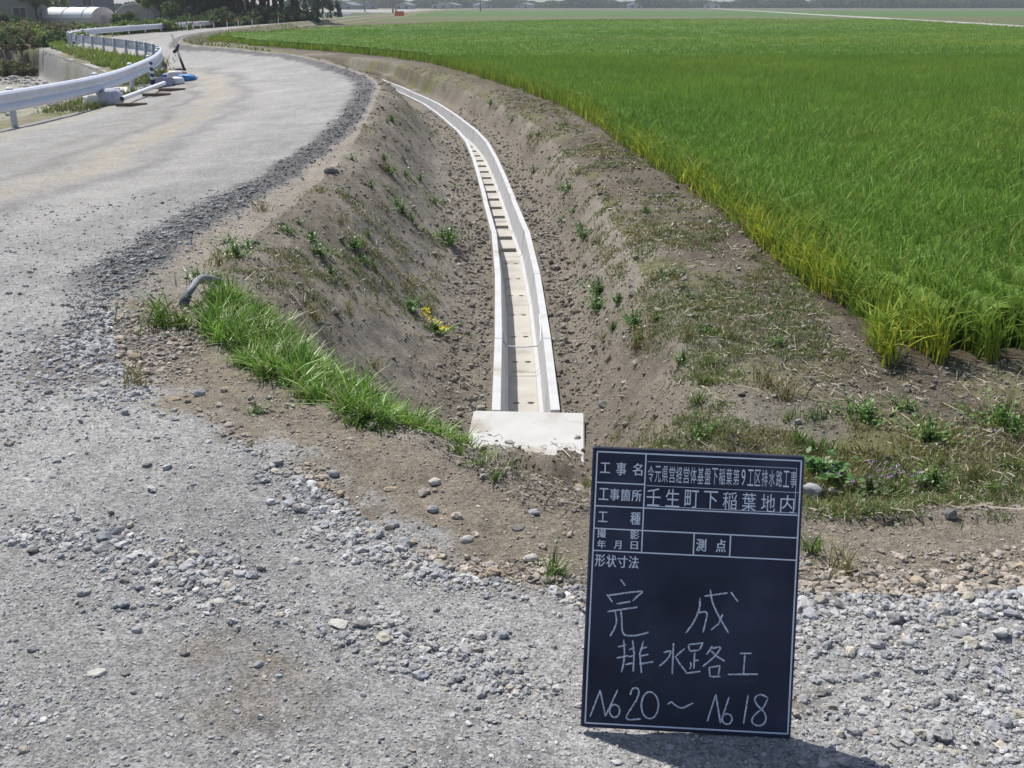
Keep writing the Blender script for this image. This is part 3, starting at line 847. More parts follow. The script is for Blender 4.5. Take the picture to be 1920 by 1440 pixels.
def build_channel():
    f, tot = along(CHAN)
    root = empty('drainage_channel', (CHAN[0][0], CHAN[0][1], ZCH - .36), label='curved open channel of pale concrete segments on the ditch floor', cat='drainage channel')
    org = root.location
    def P3(p, d, t, z): return p + d * 0 + t * 0 + Vector((0, 0, z))
    stations = [0.02, 1.5]
    while stations[-1] < 36: stations.append(stations[-1] + 2.0)
    for k, (a, b) in enumerate(zip(stations[:-1], stations[1:])):
        p0, p1 = f(a + .004), f(b - .004)
        d = (p1 - p0); L = d.length; d.normalize(); n = Vector((d.y, -d.x, 0))   # n points right
        jit = [random.uniform(-.003, .003) for _ in range(2)]
        def W(s, x, z): return p0 + d * s + n * x + Vector((0, 0, ZCH + z)) - org
        m = MB()
        # two walls with a chamfered foot
        for sg in (-1, 1):
            prof = [(.212, 0), (.196, -.36), (.10, -.36), (.10, -.312), (.112, -.30), (.133, -.276), (.155, -.004), (.159, 0)]
            prof = [(x * sg + jit[0], z + jit[1]) for x, z in prof]
            vs = [W(0, x, z) for x, z in prof] + [W(L, x, z) for x, z in prof]
            q = len(prof)
            fs = [(i, (i + 1) % q, q + (i + 1) % q, q + i) for i in range(q)]
            if sg > 0: fs = [t[::-1] for t in fs]
            fs += [tuple(range(q)) if sg > 0 else tuple(range(q - 1, -1, -1)), tuple(range(2 * q - 1, q - 1, -1)) if sg > 0 else tuple(range(q, 2 * q))]
            m.add(vs, fs)
        seg = m.build('channel_segment', M_conc, root)
        # floor slab with drain openings
        fl = MB(); nper = 3; tile = 2.0 / nper
        slots = a > 5.2
        zt, zb = -.302, -.358
        def quad(x0, x1, s0, s1):
            fl.add([W(s0, x0, zt), W(s0, x1, zt), W(s1, x1, zt), W(s1, x0, zt)], [(0, 1, 2, 3)])
        def wallq(x0, s0, x1, s1, zl=zb):
            fl.add([W(s0, x0, zt), W(s1, x1, zt), W(s1, x1, zl), W(s0, x0, zl)], [(0, 1, 2, 3)])
        t0 = 0.0; X = .103
        cuts = []
        c = (2.0 - (b - a)) % tile + tile * .5 if k == 0 else tile * .5
        c = tile * .5 if k else .24
        while c < L - .08:
            cuts.append(c); c += tile
        prev = 0.0
        for c in cuts:
            if slots:
                h = .10; xs = .096
                quad(-X, X, prev, c - h)
                quad(-X, -xs, c - h, c + h); quad(xs, X, c - h, c + h)
                for (x0, s0, x1, s1) in ((-xs, c - h, xs, c - h), (xs, c + h, -xs, c + h), (-xs, c + h, -xs, c - h), (xs, c - h, xs, c + h)):
                    wallq(x0, s0, x1, s1, zb - .07)
                prev = c + h
            else:
                h = .045
                quad(-X, X, prev, c - h)
                x1, x2 = -.054, .052; r = .027
                xsl = [-X, x1 - h, x1 + h, x2 - h, x2 + h, X]
                for i in (0, 2, 4): quad(xsl[i], xsl[i + 1], c - h, c + h)
                for xc in (x1, x2):
                    sq = [(-h, -h), (0, -h), (h, -h), (h, 0), (h, h), (0, h), (-h, h), (-h, 0)]
                    oc = [(r * math.cos(math.radians(225 + 45 * i)), .85 * r * math.sin(math.radians(225 + 45 * i))) for i in range(8)]
                    vs = [W(c + y, xc + x, zt) for x, y in sq] + [W(c + y, xc + x, zt) for x, y in oc] + [W(c + y, xc + x, zb) for x, y in oc]
                    fl.add(vs, [(i, (i + 1) % 8, 8 + (i + 1) % 8, 8 + i) for i in range(8)] + [(8 + i, 8 + (i + 1) % 8, 16 + (i + 1) % 8, 16 + i) for i in range(8)])
                prev = c + h
        quad(-X, X, prev, L)
        fl.build('channel_floor', M_concfloor, root)
    # loose wire bent across the channel
    w_ = []
    p = f(1.72); d = (f(2.0) - p).normalized(); n = Vector((d.y, -d.x, 0))
    for x, z, q in ((-.15, -.05, .1), (-.142, -.10, 0), (-.125, -.125, -.02), (0, -.13, -.03), (.12, -.125, -.02), (.142, -.09, 0.0), (.148, -.03, .18), (.15, -.02, .5)):
        w_.append(p + n * x + d * q + Vector((0, 0, ZCH + z)))
    mw = MB().tube(w_, .006, 6)
    o = mw.build('bent_wire', noisy('white_wire', (.8, .8, .8), .5), smooth=True)
    tag(o, 'thin pale bent wire spanning the inside of the channel', 'wire')
build_channel()

def build_end_slab():
    cx, cy = .075, 5.59
    rz = rad(-3.5)
    m = MB()
    NX, NY = 22, 20; Wd, Ln, T = .685, .80, .07
    R = Matrix.Rotation(rz, 3, 'Z') @ Matrix.Rotation(rad(4.0), 3, 'X')
    m.box((0, 0, 0), (Wd, Ln, T), None, .008)
    o = m.build('concrete_slab', noisy('dusty_concrete_lid', (0.55, 0.545, 0.525), .9, 6, .07, .25, 60, stain=((.33, .275, .21), 3.0, .55)))
    o.location = (cx + .005, cy, ZCH - .057)
    o.rotation_euler = R.to_euler()
    tag(o, 'pale concrete slab closing the near end of the channel, soil on its front edge', 'slab')
build_end_slab()

# ------------------------------------------------------------------ construction blackboard
def build_board():
    BL = Vector((.154, 1.866, .0)); BR = Vector((.594, 1.834, 0)); TL = Vector((.175, 2.045, .579)); TR = Vector((.625, 2.040, .564))
    g = min(hz(BL.x, BL.y), hz(BR.x, BR.y))
    base = (BL + BR) / 2
    X = ((BR - BL).normalized() + (TR - TL).normalized()).normalized()
    U = ((TL + TR) / 2 - base).normalized()
    X = (X - U * X.dot(U)).normalized()
    Nn = U.cross(X).normalized()
    if Nn.y > 0: Nn = -Nn
    M = Matrix((X, -Nn, U)).transposed()      # local x right, y into the board, z up
    root = empty('construction_blackboard', base + Vector((0, 0, -.005)), label='black construction board with white printed grid and chalk writing standing on the gravel', cat='blackboard')
    root.rotation_euler = M.to_euler()
    BWd, BHt, TH = .452, .610, .012
    mb = noisy('blackboard_paint', (.020, .024, .050), .62, 5, .35, 0, col2=(.031, .036, .070), stain=((.052, .058, .10), 4.0, .52))
    medge = noisy('blackboard_edge', (.012, .013, .02), .55, 9, .2)
    m = MB(); m.box((0, TH / 2, BHt / 2), (BWd, TH, BHt), None, .003)
    m.build('board_panel', mb, root)
    # wooden prop behind
    lg = MB(); lg.box((0, .012 + .008, BHt * .80), (.05, .016, .05)); 
    q0 = Vector((0, .03, BHt * .8)); q1 = Vector((0, .235, .115))
    lg.tube([q0, q1], .011, 6)
    lg.build('support_leg', noisy('dark_wood', (.05, .045, .045), .8), root)
    tl, tr, br, bl = (1113, 840), (1507, 853), (1480, 1380), (1093, 1360)
    def st(u, v):
        s, t = .5, .5
        for _ in range(12):
            xl = tl[0] + (bl[0] - tl[0]) * t; xr = tr[0] + (br[0] - tr[0]) * t
            s = (u - xl) / (xr - xl)
            yt = tl[1] + (tr[1] - tl[1]) * s; yb = bl[1] + (br[1] - bl[1]) * s
            t = (v - yt) / (yb - yt)
        return s, t
    def loc(s, t): return Vector(((s - .5) * BWd, 0, (1 - t) * BHt))
    z6 = lambda x, y: st(1080 + x / 4.174, 820 + y / 4.174)
    z7 = lambda x, y: st(1080 + x / 3.691, 1050 + y / 3.691)
    white = noisy('printed_white', (.74, .79, .90), .6, 30, .05)
    chalk = noisy('chalk', (.62, .66, .78), .95, 160, .25, stain=((.12, .13, .18), 330, .54))
    smear = noisy('faint_chalk', (.05, .055, .08), .95, 60, .3)
    # printed rules
    ln = MB()
    def bar(a, b, wd, y=-.0012):
        a, b = loc(*a), loc(*b)
        d = (b - a).normalized(); n = Vector((-d.z, 0, d.x)) * wd / 2
        a = a - d * wd / 2; b = b + d * wd / 2
        vs = [a - n, b - n, b + n, a + n]
        ln.add([Vector((p.x, y, p.z)) for p in vs] + [Vector((p.x, -.0001, p.z)) for p in vs], [(0, 1, 2, 3), (0, 4, 5, 1), (1, 5, 6, 2), (2, 6, 7, 3), (3, 7, 4, 0)])
    l, r, t0, b0 = .021, .984, .018, .983
    th = .0030
    for a, b in (((l, t0), (r, t0)), ((r, t0), (r, b0)), ((r, b0), (l, b0)), ((l, b0), (l, t0))): bar(a, b, th)
    c1 = .252; rows = (.1265, .2095, .2893, .3678)
    for i, t in enumerate(rows):
        bar((l + .004, t), (c1 - .004 if i == 0 else r - .004, t), th * .9, -.0009)
    bar((c1, t0 + .003), (c1, rows[3] - .003), th * .9, -.0015)
    for s in (.497, .669): bar((s, rows[2] + .003), (s, rows[3] - .003), th * .9, -.0015)
    for a, b in (((c1 + .01, .045), (r - .02, .045)), ((c1 + .01, .130), (r - .008, .130)), ((c1 + .014, .208 - .006), (r - .01, .208 - .006)), ((r - .02, .045), (r - .02, .19))):
        bar(a, b, .0011, -.0006)
    ln.build('rule_lines', white, root)
    # printed characters
    items = [('工', 232, 248, 75, 80), ('事', 357, 255, 76, 100), ('名', 485, 258, 74, 95)]
    t1 = '令元県営経営体基盤下稲葉第9工区排水路工事'
    for i, ch in enumerate(t1):
        items.append((ch, 588 + i * 55.2, 290 + i * 1.45, 30 if ch == '9' else 46, 128))
    for i, ch in enumerate('工事箇所'): items.append((ch, 222 + i * 85.5, 450 + i * 3, 74, 92))
    for i, ch in enumerate('壬生町下稲葉地内'): items.append((ch, 610 + i * 147.8, 468 + i * 6.2, 108, 140))
    items += [('工', 217, 625, 70, 80), ('種', 470, 635, 78, 98), ('撮', 208, 752, 68, 66), ('影', 465, 762, 68, 68), ('年', 207, 835, 66, 64), ('月', 333, 840, 56, 64), ('日', 462, 842, 54, 62),
              ('測', 980, 835, 76, 98), ('点', 1133, 840, 76, 98)]
    for i, ch in enumerate('形状寸法'): items.append((ch, 198 + i * 86.5, 960 + i * 4.5, 76, 96))
    px = BWd / (392 * 4.174)
    dg = bpy.context.evaluated_depsgraph_get()
    tv = MB()
    cache = {}
    for ch, cx, cy, ww, hh in items:
        big = hh > 110
        key = (ch, big)
        if key not in cache:
            cu = bpy.data.curves.new('lettering', 'FONT'); cu.body = ch; cu.size = 1.0; cu.offset = 0.0; cu.resolution_u = 3
            to = bpy.data.objects.new('lettering', cu); C.objects.link(to)
            dg = bpy.context.evaluated_depsgraph_get(); dg.update()
            me = bpy.data.meshes.new_from_object(to.evaluated_get(dg))
            vs = [Vector(v.co) for v in me.vertices]; fs = [tuple(p.vertices) for p in me.polygons]
            bpy.data.objects.remove(to); bpy.data.curves.remove(cu); bpy.data.meshes.remove(me)
            x0 = min(v.x for v in vs); x1 = max(v.x for v in vs); y0 = min(v.y for v in vs); y1 = max(v.y for v in vs)
            cache[key] = ([((v.x - (x0 + x1) / 2) / max(x1 - x0, .01), (v.y - (y0 + y1) / 2) / max(y1 - y0, .01)) for v in vs], fs, (x1 - x0) / max(y1 - y0, .01))
        vs, fs, ar = cache[key]
        q = loc(*z6(cx, cy))
        for di, (ex, ez) in enumerate(((0, 0),) if big else ((0, 0), (.00045, 0), (-.00045, 0), (0, .00035))):
            tv.add([Vector((q.x + a * ww * px + ex, -.0011 - .00004 * di, q.z + b * hh * px + ez)) for a, b in vs], fs)
    tv.build('printed_lettering', white, root)
    # handwriting
    S_ = [[(315, 130), (350, 172)], [(222, 232), (262, 285)], [(222, 240), (455, 210), (430, 245), (400, 275)], [(288, 297), (385, 280)], [(225, 350), (435, 318)],
          [(280, 345), (290, 420), (270, 475), (245, 520)], [(320, 345), (326, 420), (330, 480), (350, 510), (420, 512), (495, 495), (508, 485)],
          [(860, 250), (855, 330), (815, 420), (765, 492)], [(890, 240), (1050, 215)], [(930, 195), (945, 280), (985, 370), (1055, 492)], [(1070, 210), (1120, 278)],
          [(835, 355), (905, 350), (895, 430), (880, 488)], [(1015, 360), (985, 430), (935, 472)],
          [(300, 592), (358, 576)], [(340, 540), (345, 640), (338, 710), (325, 765)], [(290, 668), (375, 650)], [(400, 545), (412, 640), (405, 760)], [(375, 610), (408, 600)],
          [(372, 660), (410, 648)], [(350, 712), (405, 700)], [(475, 548), (450, 640), (462, 770)], [(452, 605), (500, 590)], [(450, 655), (510, 640)], [(446, 708), (545, 690)],
          [(680, 562), (676, 660), (672, 775)], [(612, 628), (660, 618), (640, 670), (582, 722)], [(755, 600), (700, 650)], [(690, 650), (720, 700), (770, 765)],
          [(780, 575), (792, 618)], [(780, 572), (880, 560), (858, 605)], [(790, 618), (855, 608)], [(824, 625), (818, 740)], [(820, 685), (852, 678)], [(795, 690), (800, 720), (790, 740)], [(765, 770), (865, 755)],
          [(945, 580), (905, 640)], [(940, 598), (1000, 590), (960, 650), (880, 722)], [(930, 610), (980, 655), (1030, 685)], [(922, 725), (930, 792)], [(922, 728), (995, 715), (985, 780)], [(930, 792), (1000, 790)],
          [(1130, 630), (1215, 630)], [(1165, 640), (1155, 770)], [(1050, 775), (1255, 772)],
          [(112, 1070), (180, 890), (218, 1065), (300, 885)], [(385, 920), (400, 880), (430, 872), (445, 900), (425, 960), (360, 1080), (460, 1085)],
          [(640, 985), (665, 968), (695, 990), (735, 1008), (780, 990), (815, 972)], [(910, 1100), (968, 915), (1000, 1110), (1058, 930)], [(1188, 915), (1155, 1115)],
          [(1322, 935), (1270, 912), (1232, 940), (1250, 985), (1302, 1045), (1302, 1100), (1260, 1128), (1215, 1105), (1225, 1060), (1290, 1000), (1322, 935)]]
    for cx, cy, rx, ry in ((280, 1030, 34, 44), (520, 990, 58, 92), (1045, 1082, 33, 36)):
        S_.append([(cx + rx * math.sin(a * math.pi / 8 + .4), cy - ry * math.cos(a * math.pi / 8 + .4)) for a in range(17)])
    def strokes(lst, wd, dep):
        mb_ = MB()
        for st_ in lst:
            if len(st_) > 3: pts = smooth_line(st_, 5) if len(st_) > 4 or True else st_
            else: pts = st_
            if st_ in ([(112, 1070), (180, 890), (218, 1065), (300, 885)], [(910, 1100), (968, 915), (1000, 1110), (1058, 930)]): pts = st_
            dens = []
            for (a, b) in zip(pts[:-1], pts[1:]):
                L = math.hypot(b[0] - a[0], b[1] - a[1]); k = max(1, int(L / 9))
                dens += [(a[0] + (b[0] - a[0]) * i / k, a[1] + (b[1] - a[1]) * i / k) for i in range(k)]
            dens.append(pts[-1])
            Q = [loc(*z7(*p)) for p in dens]
            vs = []; fs = []
            for i, p in enumerate(Q):
                d = (Q[min(i + 1, len(Q) - 1)] - Q[max(i - 1, 0)]).normalized(); n = Vector((-d.z, 0, d.x))
                e = .45 if i in (0, len(Q) - 1) else 1
                a = wd * random.uniform(.36, .60) * e; b = wd * random.uniform(.36, .60) * e
                vs += [Vector((p.x + n.x * a, dep, p.z + n.z * a)), Vector((p.x - n.x * b, dep, p.z - n.z * b))]
                if i: fs.append((2 * i - 2, 2 * i - 1, 2 * i + 1, 2 * i))
            mb_.add(vs, fs)
            dep -= .00002
        return mb_
    strokes(S_, .0036, -.0006).build('chalk_writing', chalk, root)
    for q in ([(390, 840), (430, 812), (490, 785), (520, 815), (560, 870)], [(1110, 830), (1180, 826), (1240, 818)]):
        strokes([q], .006, -.0003).build('chalk_smear', smear, root)
build_board()

# ------------------------------------------------------------------ guard rail
def build_rail():
    f, tot = along(RAIL)
    Rl = np.array(RAIL); s_of = np.concatenate([[0], np.cumsum(np.linalg.norm(np.diff(Rl, axis=0), axis=1))])
    k0 = int(np.argmin(np.abs(Rl[:, 1] - 19.4))); s1 = s_of[k0]
    kb = int(np.argmin(np.abs(Rl[:, 1] - 34))); sb = s_of[kb]
    kc = int(np.argmin(np.abs(Rl[:, 1] - 70))); sc_ = s_of[kc]
    root = empty('guardrail', (Rl[k0, 0], Rl[k0, 1], hz(Rl[k0, 0], Rl[k0, 1])), label='long white corrugated guardrail along the outer side of the bending road', cat='guardrail')
    org = root.location
    def ground(p): return -.62
    prof = [(.0, .285), (.045, .30), (.078, .335), (.078, .37), (.045, .415), (.012, .44), (.012, .495), (.045, .52), (.078, .565), (.078, .60), (.045, .635), (.0, .65)]
    m = MB(); vs = []; fs = []
    ss = np.arange(0, s_of[-1] - 100, .8)
    full = prof + [(x - .006, z) for x, z in prof[::-1]]
    q = len(full)
    for i, s in enumerate(ss):
        p = f(s); d = (f(min(s + .4, s_of[-1])) - f(max(s - .4, 0))).normalized(); n = Vector((d.y, -d.x, 0))
        for x, z in full:
            v = p + n * (x + .06) + Vector((0, 0, ground(p) + z)) - org
            vs.append(v)
        if i:
            b = (i - 1) * q
            fs += [(b + j, b + (j + 1) % q, b + q + (j + 1) % q, b + q + j) for j in range(q)]
    m.add(vs, fs)
    m.build('rail_beam', M_rail, root)
    st = [s1 - 8, s1 - 4]
    s = s1
    while s < sb: st.append(s); s += 4.2
    while s < sc_: st.append(s); s += 2.05
    while s < sc_ + 45: st.append(s); s += 4
    pm = MB().tube([(0, 0, -.3), (0, 0, .66)], .057, 12).mesh('post', True)
    cm = MB().tube([(0, 0, .66), (0, 0, .675), (0, 0, .70)], [.063, .063, .03], 12).mesh('post_cap')
    bm_ = MB()
    for z in (.37, .565): bm_.tube([(.06, 0, z), (.148, 0, z)], .014, 6)
    bm_.box((.057, 0, .467), (.012, .05, .26))
    bm = bm_.mesh('bracket')
    dm = noisy('dull_cap', (.8, .8, .8), .5)
    for s in st:
        if s < 0: continue
        p = f(s); d = (f(s + .4) - f(max(s - .4, 0))).normalized()
        a = math.atan2(-d.x, d.y)
        po = link('post', pm, M_post, root); po.location = p + Vector((0, 0, ground(p))) - org; po.rotation_euler = (0, 0, a)
        c_ = link('post_cap', cm, dm, po); b_ = link('bracket', bm, M_post, po)
build_rail()

def slab_wall():
    m = MB(); vs = []; fs = []
    W_ = list(wall_pts)
    W_ = smooth_line(W_, 3)
    prof = [(0, .02), (.28, .02), (.28, -1.6), (-.25, -1.6)]
    for i, p in enumerate(W_):
        a = Vector((*W_[max(i - 1, 0)], 0)); b = Vector((*W_[min(i + 1, len(W_) - 1)], 0)); d = (b - a).normalized(); n = Vector((-d.y, d.x, 0))
        vs += [Vector((*p, -.86)) + n * x + Vector((0, 0, z)) for x, z in prof]
        if i: fs += [(4 * i - 4 + j, 4 * i - 4 + (j + 1) % 4, 4 * i + (j + 1) % 4, 4 * i + j) for j in range(4)]
    m.add(vs, fs)
    o = m.build('retaining_wall', M_concold)
    tag(o, 'grey concrete retaining wall of the dry canal behind the guardrail', 'wall')
slab_wall()

# ------------------------------------------------------------------ things lying by the guard rail
def build_clutter():
    m_white = noisy('white_plastic', (.78, .78, .80), .5, 8, .05)
    m_navy = noisy('navy_rubber', (.03, .055, .24), .55, 6, .1)
    m_blue = noisy('blue_sheet', (.06, .22, .50), .55, 6, .35)
    m_sack = noisy('white_woven_sack', (.66, .66, .68), .8, 10, .12, .3, 50)
    m_grey = noisy('grey_plastic_crate', (.36, .36, .46), .6, 6, .1)
    m_wood = noisy('weathered_timber', (.16, .12, .09), .9, 12, .25)
    m_steel = noisy('dark_steel', (.05, .05, .06), .5, 10, .2)
    # flexible traffic post
    p = Vector((-9.22, 28.0, hz(-9.22, 28.0)))
    r = empty('traffic_post', p + Vector((0, -.25, 0)), label='navy and white striped flexible traffic post standing by the guardrail', cat='traffic post')
    MB().tube([(0, 0, 0), (0, 0, .03), (0, 0, .07)], [.115, .115, .055], 14).build('base', m_navy, r, True)
    MB().tube([(0, 0, .07), (0, 0, .62), (0, 0, .66)], [.052, .042, .03], 14).build('tube', m_navy, r, True)
    for z in (.22, .37, .52):
        MB().tube([(0, 0, z), (0, 0, z + .065)], [.056, .053], 14).build('reflective_band', m_white, r, True)
    # prop stick: leaning dark survey pole with foot
    p = hit(346, 133); a = Wp(322, 64, p.y + 1.2)
    r = empty('leaning_pole', p, label='dark steel pole leaning against the guardrail at the bend', cat='pole')
    MB().tube([(0, 0, .03), (a - p) * .35, a - p], [.045, .04, .028], 8).build('shaft', m_steel, r, True)
    MB().tube([(-.35, .15, .02), (-.12, .05, .05), (.03, 0, .03)], [.03, .035, .05], 8).build('foot', m_steel, r, True)
    q = (a - p) * .58
    MB().tube([q + Vector((-.12, -.02, -.1)), q, q + Vector((.05, .02, .16))], [.05, .055, .04], 8).build('clamp', m_steel, r, True)
    # white pipes, each on battens
    def pipe(u0, v0, u1, v1, rr, label):
        a, b = hit(u0, v0), hit(u1, v1)
        a.z += rr + .08; b.z += rr + .08
        mid = (a + b) / 2
        r = empty('white_pipe', mid - Vector((0, 0, rr + .08)), label=label, cat='pipe')
        o = mid - Vector((0, 0, rr + .08))
        MB().tube([a - o, b - o], rr, 14, False).build('pipe_body', m_white, r, True)
        d = (b - a).normalized()
        MB().tube([a - o, a - o + d * .02], rr * .85, 14).build('pipe_mouth_shade', m_steel, r)  # dark disc stands in for the shade inside the hollow pipe
        return a, b
    a, b = pipe(230, 197, 309, 166, .05, 'long white pipe lying on timbers in front of the guardrail')
    pipe(203, 182, 224, 180, .06, 'short white pipe lying behind the long one by a guardrail post')
    for k, (u, v, lab) in enumerate(((247, 200, 'dark timber batten under the near end of the long white pipe'), (294, 181, 'dark timber batten under the middle of the long white pipe'), (323, 171, 'dark timber batten just past the far end of the long white pipe'))):
        p = hit(u, v)
        m = MB().box((0, 0, .035), (.62, .10, .07), None, .008)
        o = m.build('timber_batten', m_wood); o.location = p; o.rotation_euler = (0, 0, rad(8))
        tag(o, lab, 'timber')
    def lump(name, u, v, sx, sy, sz, mat, label, cat, seed, rz=0.0, jag=.10):
        p = hit(u, v)
        lr = np.random.default_rng(seed)
        V = I2V.copy() * (1 + lr.normal(0, jag, (len(I2V), 1)) * .5)
        V = np.sign(V) * np.abs(V) ** .75
        V = V * np.array([sx / 2, sy / 2, sz / 2]) * 1.1; V[:, 2] += sz * .42
        V[:, 2] = np.maximum(V[:, 2], -.02)
        m = MB().add([Vector(v) for v in V], [tuple(f) for f in I2F])
        o = m.build(name, mat, None, True); o.location = p; o.rotation_euler = (0, 0, rz)
        tag(o, label, cat)
        return o
    lump('grey_sack', 210, 197, .46, .4, .36, noisy('pale_grey_sack', (.45, .46, .56), .8, 8, .1), 'pale grey full sack beside the near end of the long white pipe', 'sack', 1)
    lump('concrete_lump', 178, 199, .42, .4, .26, noisy('white_lump', (.72, .70, .68), .9, 9, .1), 'white lump of broken concrete behind the guardrail', 'concrete lump', 2, .4, .3)
    p = hit(230, 172)
    o = MB().box((0, 0, .02), (.34, 1.0, .05), None, .01).build('pale_board', noisy('pale_board', (.62, .6, .56), .8, 4, .1)); o.location = p; o.rotation_euler = (rad(4), 0, rad(24))
    tag(o, 'pale flat board lying in the weeds under the guardrail beam', 'board')
    # crate
    p = hit(309, 163)
    r = empty('grey_crate', p, rad(14), label='grey plastic crate standing right of the striped traffic post', cat='crate')
    m = MB(); w2, d2, h2 = .40, .30, .22
    for c, s in (((0, -d2 / 2, h2 / 2), (w2, .015, h2)), ((0, d2 / 2, h2 / 2), (w2, .015, h2)), ((-w2 / 2 + .008, 0, h2 / 2), (.015, d2 - .016, h2)), ((w2 / 2 - .008, 0, h2 / 2), (.015, d2 - .016, h2)), ((0, 0, .012), (w2 - .035, d2 - .018, .015))):
        m.box(c, s)
    m.build('crate_box', m_grey, r)
    m = MB()
    for c, s in (((0, -d2 / 2 - .012, h2 + .004), (w2 + .04, .03, .022)), ((0, d2 / 2 + .012, h2 + .004), (w2 + .04, .03, .022)), ((-w2 / 2 - .008, 0, h2 + .004), (.024, d2 - .008, .022)), ((w2 / 2 + .008, 0, h2 + .004), (.024, d2 - .008, .022))): m.box(c, s)
    m.build('crate_rim', m_grey, r)
    lump('white_bag', 332, 159, .34, .34, .2, m_white, 'bright white plastic bag lying right of the grey crate', 'bag', 3)
    lump('woven_sack', 329, 149, .40, .3, .24, m_sack, 'off white woven sack slumped behind the bright white bag', 'sack', 4)
    lump('tan_sack', 339, 143, .34, .24, .16, noisy('tan_sack', (.42, .36, .30), .85, 8, .15), 'tan sack lying below the foot of the leaning pole', 'sack', 5)
    lump('blue_tarpaulin', 350, 152, .46, .42, .17, m_blue, 'crumpled blue tarpaulin at the right end of the clutter by the guardrail', 'tarpaulin', 6, .3, .35)
    lump('blue_bag', 313, 149, .26, .22, .17, noisy('deep_blue_bag', (.03, .10, .42), .5, 6, .2), 'small deep blue bag standing behind the grey crate', 'bag', 7)
    lump('yellow_bag', 320, 141, .16, .16, .14, noisy('yellow_bag', (.65, .45, .08), .6, 6, .2), 'small yellow bag lying under the guardrail beam near the bend', 'bag', 8)
    p = hit(286, 163)
    o = MB().box((0, 0, .03), (.5, .06, .05), None, .006).build('white_strip', m_white); o.location = p + Vector((-.1, 0, 0)); o.rotation_euler = (0, 0, rad(5))
    tag(o, 'short white strip lying left of the striped traffic post', 'strip')
    # half-buried grey pipe at the corner of the bank
    a = hit(347, 578); b = hit(404, 533)
    pts = [a + Vector((.0, -.02, -.06)), a + Vector((.0, .0, .03)), a + Vector((.03, .06, .085)), (a * .45 + b * .55) + Vector((0, 0, .085)), b + Vector((0, 0, .02)), b + Vector((.08, .10, -.06))]
    pts = [Vector(q) for q in smooth_line([tuple(q) for q in pts], 4)]
    r = empty('buried_pipe', a, label='bent grey pipe sticking out of the gravel at the corner of the bank', cat='pipe')
    MB().tube([q - a for q in pts], .018, 10).build('pipe_body', noisy('grey_pipe', (.25, .255, .28), .6, 9, .15), r, True)
    k = [q - a for q in pts]
    MB().tube([k[3], k[4], k[6]], .026, 10).build('pipe_elbow', noisy('dark_pipe_elbow', (.12, .125, .15), .7), r, True)
build_clutter()

